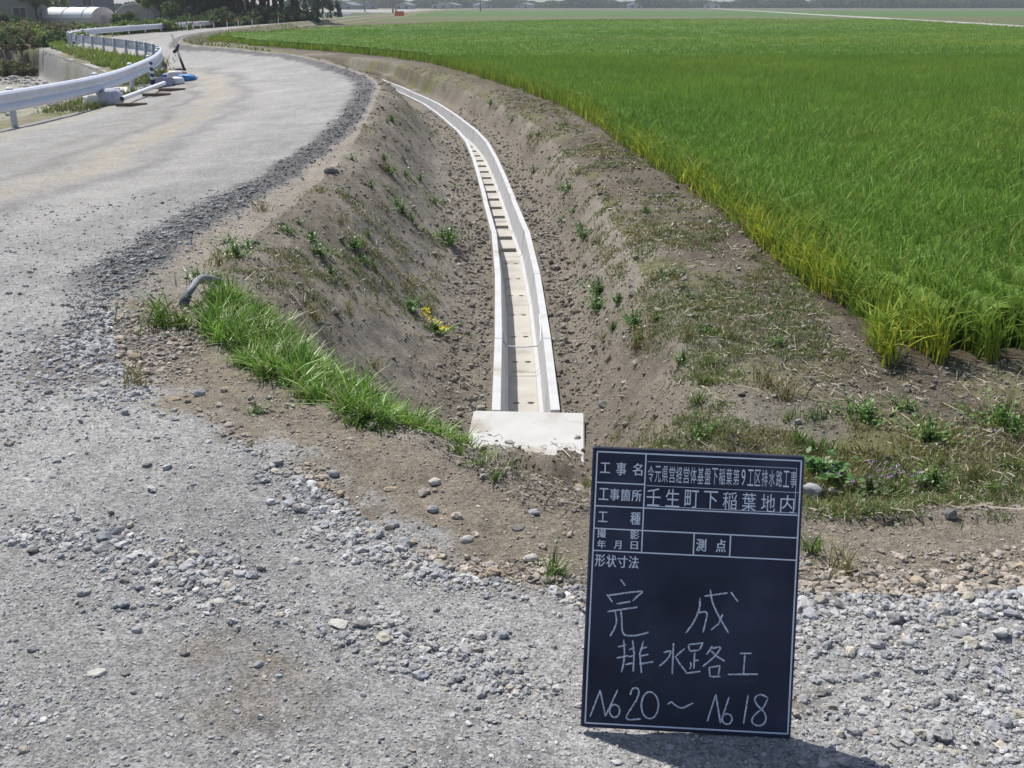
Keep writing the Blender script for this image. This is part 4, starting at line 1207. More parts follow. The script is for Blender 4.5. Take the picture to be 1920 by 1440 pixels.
# ------------------------------------------------------------------ single stones that stand out
def build_stones():
    L = [(875, 1012, 26, 'pale', 'pale oval cobble alone on the brown soil strip'), (811, 957, 24, 'grey', 'grey rounded cobble half sunk in the brown soil'),
         (1000, 960, 24, 'grey', 'grey cobble left of the top of the blackboard'), (971, 988, 28, 'dark', 'dark flat stone on the soil left of the blackboard'),
         (814, 903, 26, 'pale', 'light angular stone on the soil below the grass'), (733, 912, 28, 'tan', 'tan flat stone on the soil below the grass'),
         (627, 887, 24, 'grey', 'grey stone at the gravel edge below the middle of the grass'), (636, 1168, 44, 'pale', 'flat whitish stone lying against a dark flat one'),
         (678, 1163, 46, 'dark', 'dark brown flat stone lying against a whitish one'), (755, 1189, 24, 'grey', 'upright bluish grey stone in the middle of the near gravel'),
         (900, 1193, 26, 'pale', 'white angular stone left of the blackboard'), (942, 1192, 26, 'grey', 'bluish grey angular stone close to the blackboard edge'),
         (922, 1230, 20, 'pale', 'small white round stone left of the blackboard'), (864, 1274, 20, 'black', 'almost black round stone on the near gravel'),
         (923, 1073, 40, 'tan', 'yellowish brown clod among the white stones by the weed tuft'), (995, 1050, 30, 'pale', 'white stone next to the weed tuft left of the blackboard'),
         (737, 980, 26, 'grey', 'grey stone on top of the crushed stone belt'), (182, 1255, 36, 'pale', 'large pale flat stone at the lower left of the road'),
         (258, 1186, 22, 'grey', 'bluish cobble beside a damp brown patch'), (158, 1113, 26, 'grey', 'round grey cobble standing proud on the left of the gravel'),
         (220, 992, 30, 'grey', 'long grey stone on the left gravel'), (22, 1014, 22, 'grey', 'grey stone at the left edge of the gravel'),
         (347, 1230, 20, 'dark', 'dark pebble below the damp brown patch'), (485, 1246, 20, 'grey', 'small round bluish stone alone on smooth gravel'),
         (555, 1051, 24, 'pale', 'pale pointed stone on the smooth gravel'), (234, 1260, 24, 'dark', 'grey brown stone right of the large pale flat one'),
         (410, 1123, 30, 'pale', 'cream coloured flat sliver of stone'), (490, 1069, 18, 'black', 'small blackish stone on smooth gravel'),
         (230, 1128, 34, 'grey', 'pair of long grey stone chips on the left gravel'), (64, 1219, 24, 'grey', 'grey stone at the lower left edge of the road'),
         (1521, 915, 44, 'grey', 'big pale grey rock just right of the blackboard top'), (1560, 922, 20, 'pale', 'small pale stone right of the big grey rock'),
         (325, 742, 30, 'tan', 'tan flat stone on the brown patch by the left shoulder'), (255, 668, 30, 'tan', 'tan stone among dark gravel left of the grass'),
         (620, 318, 26, 'dark', 'dark rock on the crest of the road bank'), (375, 735, 24, 'grey', 'grey cobble on the left shoulder below the grass')]
    cc = dict(pale=(.50, .48, .44), grey=(.34, .345, .355), dark=(.19, .18, .17), tan=(.36, .29, .21), black=(.06, .06, .065))
    mats = {k: noisy(k + '_stone', v, .9, 30, .18, .4, 90) for k, v in cc.items()}
    for i, (u, v, wpx, c, lab) in enumerate(L):
        p = hit(u, v + wpx * .25)
        dep = p.y * math.cos(PITCH) + (CAMZ - p.z) * math.sin(PITCH)
        s = wpx / FPX * dep / 2 * .9
        lr = np.random.default_rng(100 + i)
        V = I2V * (1 + lr.normal(0, .05, (len(I2V), 1)))
        for _ in range(6):                      # flat facets broken off at random
            nn = lr.normal(0, 1, 3); nn /= np.linalg.norm(nn); lim = lr.uniform(.62, .9)
            dd = V @ nn; V = V - np.maximum(dd - lim, 0)[:, None] * nn
        fl = .30 if 'flat' in lab or 'sliver' in lab else .68
        V = V * np.array([1.1, lr.uniform(.7, .95), fl]) * s
        o = MB().add([Vector(q) for q in V], [tuple(f) for f in I2F]).build('loose_stone', mats[c], None, i % 3 == 0)
        o.location = p + Vector((0, 0, s * fl * .45)); o.rotation_euler = (0, 0, lr.uniform(-.6, .6))
        tag(o, lab, 'stone', 'loose stones on the road and shoulder')
build_stones()

# ------------------------------------------------------------------ weeds standing alone
def tuft_mesh(name, n, h, spread, tip, root, lean=.6, wid=.006, seed=0, dry=.05):
    g = np.random.default_rng(seed)
    r = np.abs(g.normal(0, spread, n)); a = g.uniform(0, 6.28, n)
    x, y = r * np.cos(a), r * np.sin(a)
    hh = h * g.uniform(.45, 1.1, n)
    ct = np.array(tip)[None] * g.normal(1, .2, (n, 1)); cb = np.array(root)[None] * g.normal(1, .2, (n, 1))
    d = g.random(n) < dry; ct[d] = (.38, .33, .18)
    V, F, c = blades(x, y, np.full(n, -.012), hh, wid * g.uniform(.7, 1.3, n), np.clip(g.normal(lean, .25, n), 0, 1.3), a + g.normal(0, .5, n), np.clip(cb, .01, 1), np.clip(ct, .01, 1), 3, .9, g.uniform(0, 6.28, n))
    return np_mesh(name, V, F, c)

def leafy_mesh(name, nst, h, spread, leafw, col, seed=0):
    """low broad-leaved weed: stems with small oval leaves"""
    g = np.random.default_rng(seed)
    Vs, Fs, Cs = [], [], []; b = 0
    for i in range(nst):
        a = g.uniform(0, 6.28); r = abs(g.normal(0, spread)); H = h * g.uniform(.4, 1.1)
        base = np.array([r * math.cos(a) * .5, r * math.sin(a) * .5, -.01]); topp = np.array([r * math.cos(a) * 1.5, r * math.sin(a) * 1.5, H])
        sq = np.array([.0018, 0, 0]); Vs += [base - sq, base + sq, topp + sq * .5, topp - sq * .5]; Fs.append([b, b + 1, b + 2, b + 3]); b += 4; Cs += [np.array(col) * .7] * 4
        for k in range(g.integers(4, 8)):
            t = (k + .7) / 7.5
            c = base + (topp - base) * t
            d = g.normal(0, 1, 3); d[2] = abs(d[2]) * .6; d /= np.linalg.norm(d)
            sd = np.cross(d, [0, 0, 1.0]); sd /= (np.linalg.norm(sd) + 1e-6)
            L = leafw * g.uniform(.9, 2.0); w_ = leafw * g.uniform(.35, .6)
            q = [c, c + d * L * .5 + sd * w_, c + d * L, c + d * L * .5 - sd * w_]
            Vs += q; Fs.append([b, b + 1, b + 2, b + 3]); b += 4
            cc = np.clip(np.array(col) * g.normal(1, .25), .01, .8)
            Cs += [cc * .8, cc, cc * 1.15, cc]
    return np_mesh(name, np.array(Vs), np.array(Fs), np.array(Cs))

def build_weeds():
    G1, G0 = (.17, .29, .05), (.07, .13, .025)
    var = [tuft_mesh('blades', 46, .16, .045, G1, G0, .65, .006, 1), tuft_mesh('blades', 60, .13, .06, (.20, .31, .06), G0, .7, .006, 2),
           leafy_mesh('leaves', 40, .07, .055, .011, (.13, .24, .05), 3), leafy_mesh('leaves', 50, .085, .065, .013, (.15, .27, .06), 4),
           tuft_mesh('blades', 40, .14, .05, (.26, .27, .08), (.14, .12, .04), .75, .005, 5, .3)]
    left = [(842, 456, 1.5, 3), (828, 446, 1.1, 2), (600, 480, 1.3, 3), (585, 455, 1.1, 2), (665, 466, 1.2, 3), (680, 492, 1.0, 2), (755, 400, 1.1, 2), (770, 412, .9, 2), (730, 325, 1.1, 2), (722, 322, .9, 4),
            (620, 512, 1.0, 2), (788, 343, 1.0, 2), (745, 388, 1.1, 3), (853, 357, .9, 2), (495, 396, 1.0, 4), (440, 480, 1.2, 3), (410, 500, 1.1, 4), (465, 465, 1.0, 2), (540, 440, 1.0, 2), (560, 420, .8, 2),
            (700, 500, .9, 2), (640, 420, .8, 4), (695, 350, .9, 2), (760, 330, .8, 2), (650, 540, .9, 4), (590, 600, 1.3, 4), (655, 590, .8, 4), (700, 690, .9, 4), (735, 230, 1.0, 2), (380, 530, 1.1, 1), (430, 455, 1.0, 2), (660, 300, .9, 2), (690, 445, .8, 2), (720, 300, .8, 2), (815, 390, .8, 2)]
    right = [(1095, 445, 1.2, 3), (1088, 430, 1.0, 2), (1125, 550, 1.5, 3), (1122, 580, 1.4, 3), (1160, 565, 1.1, 2), (1190, 608, 1.3, 3), (1190, 655, 1.3, 4), (1200, 640, 1.0, 2), (1064, 362, 1.1, 3), (1001, 328, 1.0, 2),
             (995, 262, 1.1, 4), (920, 198, 1.1, 2), (1056, 413, .9, 2), (1240, 522, .9, 2), (930, 210, 1.0, 4), (1010, 255, .9, 2), (1030, 300, .9, 2), (1085, 330, .9, 4), (1150, 620, .9, 2), (1075, 400, .8, 2), (1130, 640, .8, 4), (1230, 600, .8, 2), (960, 230, .9, 2)]
    shelf = [(1615, 790, 1.3, 3), (1625, 775, 1.0, 2), (1745, 825, 1.3, 3), (1880, 800, 1.5, 3), (1900, 815, 1.1, 2), (1525, 790, 1.2, 1), (1470, 750, 1.3, 4), (1440, 720, 1.1, 4), (1310, 760, 1.3, 0), (1320, 720, 1.1, 1),
             (1330, 690, 1.2, 1), (1280, 680, 1.0, 2), (1460, 650, 1.0, 2), (1370, 640, .9, 4), (1325, 630, 1.1, 2), (1500, 830, 1.2, 0), (1530, 850, 1.2, 1), (1480, 790, 1.0, 1), (1700, 770, 1.0, 2), (1640, 860, 1.1, 4),
             (1750, 905, 1.2, 2), (1830, 900, 1.0, 4), (1900, 880, 1.2, 1), (1680, 930, 1.1, 1), (1860, 930, 1.1, 0), (1290, 640, 1.0, 4), (1290, 560, .9, 2), (1230, 440, .9, 4), (1210, 400, .9, 2), (1130, 300, .9, 4), (1060, 235, .9, 4), (1310, 820, 1.1, 2)]
    used = set()
    def put(lst, label, group):
        for u, v, s, k in lst:
            p = hit(u, v)
            o = link('weed_plant', var[k], M_grass)
            q = s * max(1.0, p.y / 7.0) ** .35 * (.6 if (lst is shelf and k < 2) else 1)
            o.location = p; o.scale = (q, q, q * random.uniform(.85, 1.15)); o.rotation_euler = (0, 0, random.uniform(0, 6.28))
            tag(o, label, 'weed', group)
    put(left, 'small green weed clump on the bare road-side bank of the ditch', 'weed clumps on the road-side ditch bank')
    put(right, 'small green weed clump on the field-side bank of the ditch', 'weed clumps on the field-side ditch bank')
    put(shelf, 'low weed clump on the flat soil between ditch and barley', 'weed clumps between ditch and barley')
    one = [(1045, 1085, .62, 0, 'spiky green weed tuft among white stones left of the blackboard'), (300, 612, 1.6, 1, 'green grass tuft at the gravel corner left of the bent pipe'), (335, 618, 1.2, 1, 'yellowish green tuft just under the bent grey pipe'),
           (262, 722, .9, 4, 'thin greyish weed in the coarse gravel left of the grass'), (1590, 1085, .8, 4, 'wispy dry weed on the soil right of the blackboard'), (1520, 1040, .6, 0, 'thin dark weed at the right edge of the blackboard'),
           (480, 775, .7, 2, 'tiny weed in the soil shoulder below the grass'), (900, 880, .5, 1, 'green weed in front of the concrete slab on the crest'), (930, 905, .45, 0, 'short grass weed on the crest nearest the blackboard'), (860, 855, .55, 1, 'short grass tuft at the lower end of the bank grass')]
    for u, v, s, k, lab in one:
        o = link('weed_plant', var[k], M_grass); o.location = hit(u, v); o.scale = (s, s, s); o.rotation_euler = (0, 0, random.uniform(0, 6.28))
        tag(o, lab, 'weed')
    # broad-leaved plant with big leaves behind the board
    o = link('broadleaf_plant', leafy_mesh('leaves', 30, .09, .06, .026, (.13, .27, .07), 9), M_grass); o.location = hit(1545, 895); 
    tag(o, 'leafy dark green plant right of the blackboard top', 'plant')
    # yellow flowering plant on the bank
    p = hit(800, 605)
    r = empty('flowering_plant', p, label='plant with bright yellow flowers low on the road-side bank', cat='plant')
    fo = link('foliage', leafy_mesh('foliage', 60, .09, .085, .018, (.15, .29, .07), 11), M_grass, r); fo.location = (.07, -.07, hz(p.x + .07, p.y - .07) - p.z); fo.rotation_euler = (0, 0, -.75); fo.scale = (1.6, .8, 1)
    g = np.random.default_rng(4)
    fm = MB()
    for k in range(4): 
        a = k * math.pi / 2; fm.add([Vector((0, 0, 0)), Vector((.014 * math.cos(a - .5), .014 * math.sin(a - .5), .006)), Vector((.02 * math.cos(a), .02 * math.sin(a), .008)), Vector((.014 * math.cos(a + .5), .014 * math.sin(a + .5), .006))], [(0, 1, 2, 3)])
    fm.add([Vector((0, 0, -.05)), Vector((.002, 0, -.05)), Vector((.002, 0, 0)), Vector((0, 0, 0))], [(0, 1, 2, 3)])
    fme = fm.mesh('flower'); my = noisy('yellow_petal', (.88, .76, .03), .6, 10, .1)
    for k in range(22):
        t = g.uniform(0, 1); fx, fy = .17 * t - .02 + g.normal(0, .025), -.16 * t + g.normal(0, .025)
        f_ = link('flower', fme, my, r); f_.location = (fx, fy, hz(p.x + fx, p.y + fy) - p.z + .06 + g.uniform(0, .06)); f_.rotation_euler = (g.normal(0, .5) + .4, g.normal(0, .5), g.uniform(0, 6.28)); sc = g.uniform(.8, 1.4); f_.scale = (sc,) * 3
    o = link('leafy_plant', leafy_mesh('leaves', 34, .08, .08, .022, (.14, .27, .07), 12), M_grass); o.location = hit(768, 578); tag(o, 'green leafy plant just above the yellow flowers on the bank', 'plant')
    p = hit(1632, 925)
    r = empty('purple_flower_patch', p, label='low weed with small purple flowers on the verge right of the blackboard', cat='plant')
    link('foliage', leafy_mesh('foliage', 26, .07, .09, .02, (.12, .17, .06), 13), M_grass, r)
    fm2 = fm.mesh('flower')
    mp = noisy('purple_petal', (.30, .16, .36), .7, 10, .15)
    for k in range(22):
        f_ = link('flower', fm2, mp, r); f_.location = (g.normal(0, .09), g.normal(0, .06), .06 + g.uniform(0, .03)); f_.rotation_euler = (g.normal(.4, .4), g.normal(0, .4), g.uniform(0, 6.28)); f_.scale = (.5,) * 3
build_weeds()

# ------------------------------------------------------------------ trees, shrubs, buildings far away
def leaf_cloud(g, centres, radii, n, size, col, var=.3):
    """n leaf faces spread through a set of clump spheres"""
    k = g.integers(0, len(centres), n)
    d = g.normal(0, 1, (n, 3)); d /= np.linalg.norm(d, axis=1)[:, None]
    rr = np.asarray(radii)[k][:, None] * g.random((n, 1)) ** .45
    c = np.asarray(centres)[k] + d * rr
    a = g.normal(0, 1, (n, 3)); a /= np.linalg.norm(a, axis=1)[:, None]
    b = np.cross(a, g.normal(0, 1, (n, 3))); b /= np.linalg.norm(b, axis=1)[:, None]
    s = size * g.uniform(.6, 1.4, (n, 1))
    V = np.stack([c - a * s, c + b * s * .55, c + a * s, c - b * s * .55], 1).reshape(-1, 3)
    F = np.arange(n * 4).reshape(-1, 4)
    tone = g.normal(1, .18, len(centres))[k][:, None] * g.normal(1, var * .6, (n, 1))
    col = np.repeat(np.clip(np.array(col)[None] * tone, .004, .6), 4, 0)
    return V, F, col

def tree_meshes(seed, H, kind):
    g = np.random.default_rng(seed)
    tr = MB()
    bend = [Vector((0, 0, -.4))]
    x = y = 0
    for i in range(1, 8):
        x += g.normal(0, .10); y += g.normal(0, .10); bend.append(Vector((x, y, H * .9 * i / 7)))
    r0 = .018 * H + .05
    tr.tube(bend, [r0 * (1 - .8 * i / 7) for i in range(8)], 8)
    cen, rd = [], []
    if kind == 'pine':
        z0 = .26
        for i in range(34):
            t = z0 + (1 - z0) * g.random(); a = g.uniform(0, 6.28); w_ = H * .17 * (1.15 - t) ** .7
            c = Vector((w_ * math.cos(a), w_ * math.sin(a), H * t)); k = min(7, int(t * 7))
            tr.tube([bend[k], bend[k] * .4 + c * .6 + Vector((0, 0, .1)), c], [r0 * .22, r0 * .15, .015], 5)
            cen.append(tuple(c)); rd.append(H * .06 * g.uniform(.7, 1.4))
        n, sz, col = 2600, .22, (.055, .092, .045)
    elif kind == 'cedar':
        for i in range(46):
            t = .05 + .95 * g.random(); a = g.uniform(0, 6.28); w_ = H * .20 * (1.08 - t)
            cen.append((w_ * math.cos(a), w_ * math.sin(a), H * t)); rd.append(H * .075 * g.uniform(.6, 1.3))
        n, sz, col = 3600, .24, (.045, .078, .042)
    else:
        for i in range(30):
            a = g.uniform(0, 6.28); el = g.uniform(-.25, 1.3); R = H * .30 * g.uniform(.35, 1.0)
            c = Vector((R * math.cos(a) * math.cos(el), R * math.sin(a) * math.cos(el), H * .58 + R * math.sin(el) * 1.1))
            tr.tube([bend[3], bend[4] * .4 + c * .6, c], [r0 * .35, r0 * .2, .02], 5)
            cen.append(tuple(c)); rd.append(H * .09 * g.uniform(.6, 1.3))
        n, sz, col = 3200, .20, (.12, .18, .055)
    V, F, c = leaf_cloud(g, cen, rd, n, sz, col)
    return tr.mesh('trunk', True), np_mesh('crown', V, F, c)

def shrub_mesh(seed, col, n=900, size=.10):
    g = np.random.default_rng(seed)
    cen = [(g.normal(0, .5), g.normal(0, .4), abs(g.normal(.35, .25))) for _ in range(18)]
    V, F, c = leaf_cloud(g, cen, [g.uniform(.15, .38) for _ in cen], n, size, col)
    V[:, 2] = np.where(V[:, 2] < -.1, -V[:, 2] * .3, V[:, 2])
    return np_mesh('foliage', V, F, c)

def build_far():
    T = {'pine': [tree_meshes(20 + i, 12, 'pine') for i in range(4)], 'cedar': [tree_meshes(30 + i, 11, 'cedar') for i in range(3)], 'broad': [tree_meshes(40 + i, 7, 'broad') for i in range(3)]}
    def tree(name, kind, i, p, s, label, group, rz=None):
        tm, cm = T[kind][i % len(T[kind])]
        r = empty(name, p, random.uniform(0, 6.28), label=label, cat='tree', group=group)
        r.scale = (s, s, s)
        link('trunk', tm, M_bark, r); link('crown', cm, M_leaf, r)
    def G(u, y):           # ground point on the sight line column u at distance y
        x = (u - 960) / FPX * (y * .939 + .75)
        return Vector((x, y, hz(x, y)))
    for i, (u, y, s) in enumerate([(432, 112, 1.0), (441, 124, 1.1), (452, 110, .9), (458, 128, 1.0), (468, 116, 1.05), (477, 108, .95), (488, 122, 1.0), (497, 113, 1.1), (504, 126, .9), (515, 112, 1.0), (522, 124, 1.05), (530, 116, 1.0), (553, 112, 1.15), (559, 118, 1.0), (424, 118, 1.0)]):
        tree('pine_tree', 'pine', i, G(u, y), s, 'tall dark pine with a bare trunk in the grove beyond the road', 'pines of the grove beyond the road')
    for i, (u, y, s) in enumerate([(367, 116, 1.0), (378, 122, 1.1), (388, 112, .95), (398, 120, 1.05), (408, 113, 1.0), (416, 124, 1.1), (358, 128, .8)]):
        tree('cedar_tree', 'cedar', i, G(u, y), s, 'dense dark conifer leafed to the ground at the left of the grove', 'dense conifers left of the pine grove')
    tree('round_tree', 'cedar', 1, G(606, 150), .62, 'dark rounded evergreen standing alone right of the pine grove', None)
    tree('round_tree', 'cedar', 2, G(586, 154), .58, 'dark evergreen between the pine grove and the rounded one', None)
    tree('round_tree', 'cedar', 0, G(622, 153), .55, 'low dark evergreen at the right of the rounded one', None)
    for u, y, s, k, i, lab in [(98, 128, .8, 'broad', 0, 'leafy tree between the left house and the plastic greenhouse'), (72, 118, .85, 'broad', 1, 'leafy tree at the corner of the left house'), (84, 150, 1.2, 'broad', 2, 'tall leafy tree behind the end of the near greenhouse'),
                               (222, 103, .42, 'broad', 1, 'dark bushy tree in front of the gap between the two greenhouses'), (246, 104, .46, 'broad', 2, 'dark bushy tree in front of the far greenhouse'), (284, 118, .95, 'broad', 0, 'grey green tree right of the far greenhouse'), (262, 140, 1.1, 'broad', 1, 'tall tree behind the far greenhouse'),
                               (302, 112, .8, 'broad', 2, 'leafy tree just left of the gap with bright sky'), (38, 102, .42, 'broad', 0, 'dark tree in front of the left house'), (6, 100, .44, 'broad', 2, 'dark tree at the left edge by the house'), (338, 122, .55, 'broad', 1, 'low leafy tree in front of the roof beside the grove'), (322, 110, .5, 'broad', 0, 'low green tree left of the dense conifers')]:
        tree('leafy_tree', k, i, G(u, y) - Vector((0, 0, 1.3 if s < .5 else .6)), s, lab, None)
    # shrubs: hedge beyond the rail, far bank of the canal, undergrowth of the grove
    SV = [shrub_mesh(1, (.14, .195, .055)), shrub_mesh(2, (.18, .24, .06)), shrub_mesh(3, (.075, .115, .042)), shrub_mesh(4, (.15, .14, .08))]
    def shrub(p, s, k, label, group):
        o = link('shrub', SV[k], M_leaf); o.location = p; q = s * random.uniform(.85, 1.15)
        o.scale = (q * 1.2, q * 1.2, q); o.rotation_euler = (0, 0, random.uniform(0, 6.28)); tag(o, label, 'shrub', group)
    for i in range(24):
        u = 110 + i * 9.6 + random.uniform(-3, 3); y = random.uniform(88, 98)
        shrub(G(u, y), random.uniform(.55, .9) * (1.15 if 170 < u < 320 else .9), random.choice([0, 1, 1, 2]), 'green shrub of the hedge between the far guardrail and the greenhouses', 'hedge shrubs in front of the greenhouses')
    for i in range(46):
        u = random.uniform(-30, 108); y = random.uniform(70, 92)
        shrub(G(u, y), random.uniform(.6, 1.1), random.choice([0, 0, 2, 3, 3, 1]), 'overgrown shrub on the far bank of the dry canal', 'shrubs on the far bank of the canal')
    for i in range(34):
        p = Vector((random.uniform(-35, -24.5), random.uniform(57.5, 62.5), 0)); p.z = hz(p.x, p.y)
        shrub(p, random.uniform(.5, .9), random.choice([3, 3, 2, 0]), 'scrubby shrub low on the end slope of the dry canal', 'scrub on the end slope of the canal')
    for i in range(26):
        u = 345 + i * 8.6 + random.uniform(-3, 3); y = random.uniform(103, 112)
        shrub(G(u, y), random.uniform(.9, 1.6), random.choice([0, 2, 2]), 'dark undergrowth shrub at the foot of the grove', 'undergrowth shrubs of the grove')
    # grass between wall and rail
    g = np.random.default_rng(3)
    n = 16000
    t = g.random(n); Wl = np.array(smooth_line(wall_pts[:6], 6)); sW = np.linspace(0, 1, len(Wl))
    wx = np.interp(t, sW, Wl[:, 0]); wy = np.interp(t, sW, Wl[:, 1])
    q = g.random(n); x = wx + q * 4.2 + .35; y = wy + q * 2.6
    kk = in_poly(x, y, LEFTPOLY) & (~in_poly(x, y, CANALPOLY)) & (dist_poly(x, y, RAIL) > .5)
    x, y = x[kk], y[kk]; n = len(x)
    ct = np.array([.26, .34, .06])[None] * g.normal(1, .2, (n, 1))
    V, F, c = blades(x, y, height(x, y), g.uniform(.12, .4, n), g.uniform(.03, .06, n), np.clip(g.normal(.5, .2, n), 0, 1), g.uniform(0, 6.28, n), np.clip(ct * .6, .01, 1), np.clip(ct, .01, 1), 2, .8)
    o = link('canal_side_grass', np_mesh('canal_side_grass', V, F, c), M_grass); tag(o, 'bright green grass on top of the retaining wall', 'grass', kind='stuff')
    n = 9000
    s = g.random(n); f, tot = along(RAIL); pts = [f(14 + 24 * q) for q in s[:n]]
    x = np.array([p.x for p in pts]) + g.normal(-.25, .3, n); y = np.array([p.y for p in pts]) + g.normal(0, .2, n)
    kk = (fbm(x * .8, y * .8, 23) > .47); x, y = x[kk], y[kk]; n = len(x)
    ct = np.array([.16, .22, .05])[None] * g.normal(1, .25, (n, 1)); ct[g.random(n) < .25] = (.30, .26, .14)
    V, F, c = blades(x, y, height(x, y), g.uniform(.04, .2, n), g.uniform(.012, .025, n), np.clip(g.normal(.5, .2, n), 0, 1), g.uniform(0, 6.28, n), np.clip(ct * .6, .01, 1), np.clip(ct, .01, 1), 2, .8)
    o = link('verge_grass', np_mesh('verge_grass', V, F, c), M_grass); tag(o, 'patchy verge grass along the foot of the guardrail', 'grass', kind='stuff')
    n = 14000
    x = g.uniform(-24, -8, n); y = g.uniform(34, 95, n); drr = dist_poly(x, y, CREST)
    kk = (~in_poly(x, y, ROADPOLY)) & (drr > .05) & (drr < 3.2) & (~in_poly(x, y, FIELDPOLY)) & (fbm(x * .9, y * .9, 25) > .42)
    x, y = x[kk], y[kk]; n = len(x)
    ct = np.array([.19, .23, .07])[None] * g.normal(1, .25, (n, 1)); ct[g.random(n) < .3] = (.30, .25, .14)
    V, F, c = blades(x, y, height(x, y), g.uniform(.04, .18, n), g.uniform(.03, .07, n), np.clip(g.normal(.5, .2, n), 0, 1), g.uniform(0, 6.28, n), np.clip(ct * .6, .01, 1), np.clip(ct, .01, 1), 2, .8)
    o = link('roadside_grass', np_mesh('roadside_grass', V, F, c), M_grass); tag(o, 'thin olive grass between the far bend of the road and the barley', 'grass', kind='stuff')
    # plastic greenhouses
    mpl = noisy('greenhouse_plastic', (.90, .91, .92), .35, 1.5, .06)
    mpl2 = noisy('greenhouse_side_sheet', (.50, .46, .46), .5, 2.0, .12)
    mfr = noisy('greenhouse_pipe', (.45, .46, .48), .4, 4, .1)
    def greenhouse(A, B, wd, ht, label):
        A, B = Vector(A), Vector(B); d = (B - A); L = d.length; d.normalize(); n = Vector((-d.y, d.x, 0))
        r = empty('plastic_greenhouse', A, label=label, cat='greenhouse')
        K = 14; cr = [(wd / 2 * math.cos(math.pi * i / K), ht * (.52 + .48 * math.sin(math.pi * i / K))) for i in range(K + 1)]
        arch = [(wd / 2, ht * .5)] + cr[1:-1] + [(-wd / 2, ht * .5)]
        ns = max(3, int(L / 1.2))
        m = MB(); vs = []; fs = []
        for i in range(ns + 1):
            sag = 1 - .012 * (i % 2)
            for x, z in arch: vs.append(d * (L * i / ns) + n * x * sag + Vector((0, 0, z * sag)))
        q = len(arch)
        for i in range(ns): fs += [(i * q + j, i * q + j + 1, (i + 1) * q + j + 1, (i + 1) * q + j) for j in range(q - 1)]
        m.add(vs, fs); m.build('roof_sheet', mpl, r, True)
        for sg in (-1, 1):
            s_ = MB(); s_.add([n * wd / 2 * sg, d * L + n * wd / 2 * sg, d * L + n * wd / 2 * sg + Vector((0, 0, ht * .5)), n * wd / 2 * sg + Vector((0, 0, ht * .5))], [(0, 1, 2, 3)])
            s_.build('side_sheet', mpl2, r)
        for e, o_ in ((0, A - A), (1, d * L)):
            s_ = MB(); vv = [o_ + n * x + Vector((0, 0, z)) for x, z in [(wd / 2, 0)] + arch + [(-wd / 2, 0)]]
            s_.add(vv, [tuple(range(len(vv)))]); s_.build('end_sheet', mpl2, r)
            dd = MB(); oo = o_ + d * (.03 if e else -.03)
            dd.add([oo - n * .5, oo + n * .5, oo + n * .5 + Vector((0, 0, ht * .62)), oo - n * .5 + Vector((0, 0, ht * .62))], [(0, 1, 2, 3)]); dd.build('door', noisy('greenhouse_door', (.34, .33, .34), .5), r)
        fr = MB()
        for i in range(0, ns + 1, 2): fr.tube([d * (L * i / ns) + n * x * 1.015 + Vector((0, 0, z * 1.012)) for x, z in arch], .03, 4, False)
        fr.build('hoop_frame', mfr, r)
    greenhouse((-55.6, 123.5, -1.05), (-44.3, 119.6, -1.0), 3.8, 2.2, 'white plastic tunnel greenhouse, the longer one at the left')
    greenhouse((-46, 134, -1.1), (-40.0, 117, -.95), 3.8, 2.45, 'white plastic greenhouse with a dark end, partly hidden by bushy trees')
    # buildings
    def house(name, c, sx, sy, ht, roof, rz, label, wallc, roofc, wins=2, over=.5):
        r = empty(name, c, rz, label=label, cat='house' if 'house' in name else 'shed')
        mw = noisy(name + '_wall', wallc, .85, 1.5, .10); mr = noisy(name + '_roof', roofc, .7, 2, .15)
        m = MB(); hx, hy = sx / 2, sy / 2
        vs = [(-hx, -hy, -.5), (hx, -hy, -.5), (hx, hy, -.5), (-hx, hy, -.5), (-hx, -hy, ht), (hx, -hy, ht), (hx, hy, ht), (-hx, hy, ht), (0, -hy, ht + roof), (0, hy, ht + roof)]
        m.add(vs, [(0, 1, 5, 8, 4), (2, 3, 7, 9, 6), (1, 2, 6, 5), (3, 0, 4, 7)]); m.build('wall', mw, r)
        rf = MB(); t = .16; sl = roof / hx
        for sg in (-1, 1):
            x1 = sg * (hx + over); z1 = ht - over * sl
            p = [Vector((0, -hy - over, ht + roof + .03)), Vector((x1, -hy - over, z1 + .03)), Vector((x1, hy + over, z1 + .03)), Vector((0, hy + over, ht + roof + .03))]
            up = Vector((0, 0, t)); q = p + [a + up for a in p]
            fs = [(0, 1, 2, 3), (7, 6, 5, 4), (0, 4, 5, 1), (1, 5, 6, 2), (2, 6, 7, 3), (3, 7, 4, 0)]
            rf.add(q, fs)
        rf.build('roof', mr, r)
        mg = noisy('window_glass', (.05, .06, .07), .15, 3, .2); mf = noisy('window_frame', (.5, .5, .52), .5)
        for k in range(wins):
            x = (k - (wins - 1) / 2) * sx / max(wins, 1)
            wo = MB().box((x, -hy - .01, ht * .5), (1.3, .06, 1.1)).build('window', mg, r)
            fm = MB()
            for cx, cz, a, b in ((x, ht * .5 + .59, 1.42, .08), (x, ht * .5 - .59, 1.42, .08), (x - .67, ht * .5, .08, 1.1), (x + .67, ht * .5, .08, 1.1), (x, ht * .5, .05, 1.1)): fm.box((cx, -hy - .05, cz), (a, .06, b))
            fm.build('window_frame', mf, wo)
        return r
    p = G(22, 122)
    house('farm_house', p, 7.2, 9, 3.0, 2.6, rad(14), 'grey gabled farm house at the left edge behind dark trees', (.24, .26, .25), (.06, .065, .07), 2)
    p = G(168, 168); house('long_shed', p, 7.5, 8, 5.5, 1.6, rad(20), 'long blue grey shed behind the plastic greenhouse', (.20, .215, .26), (.16, .17, .2), 1)
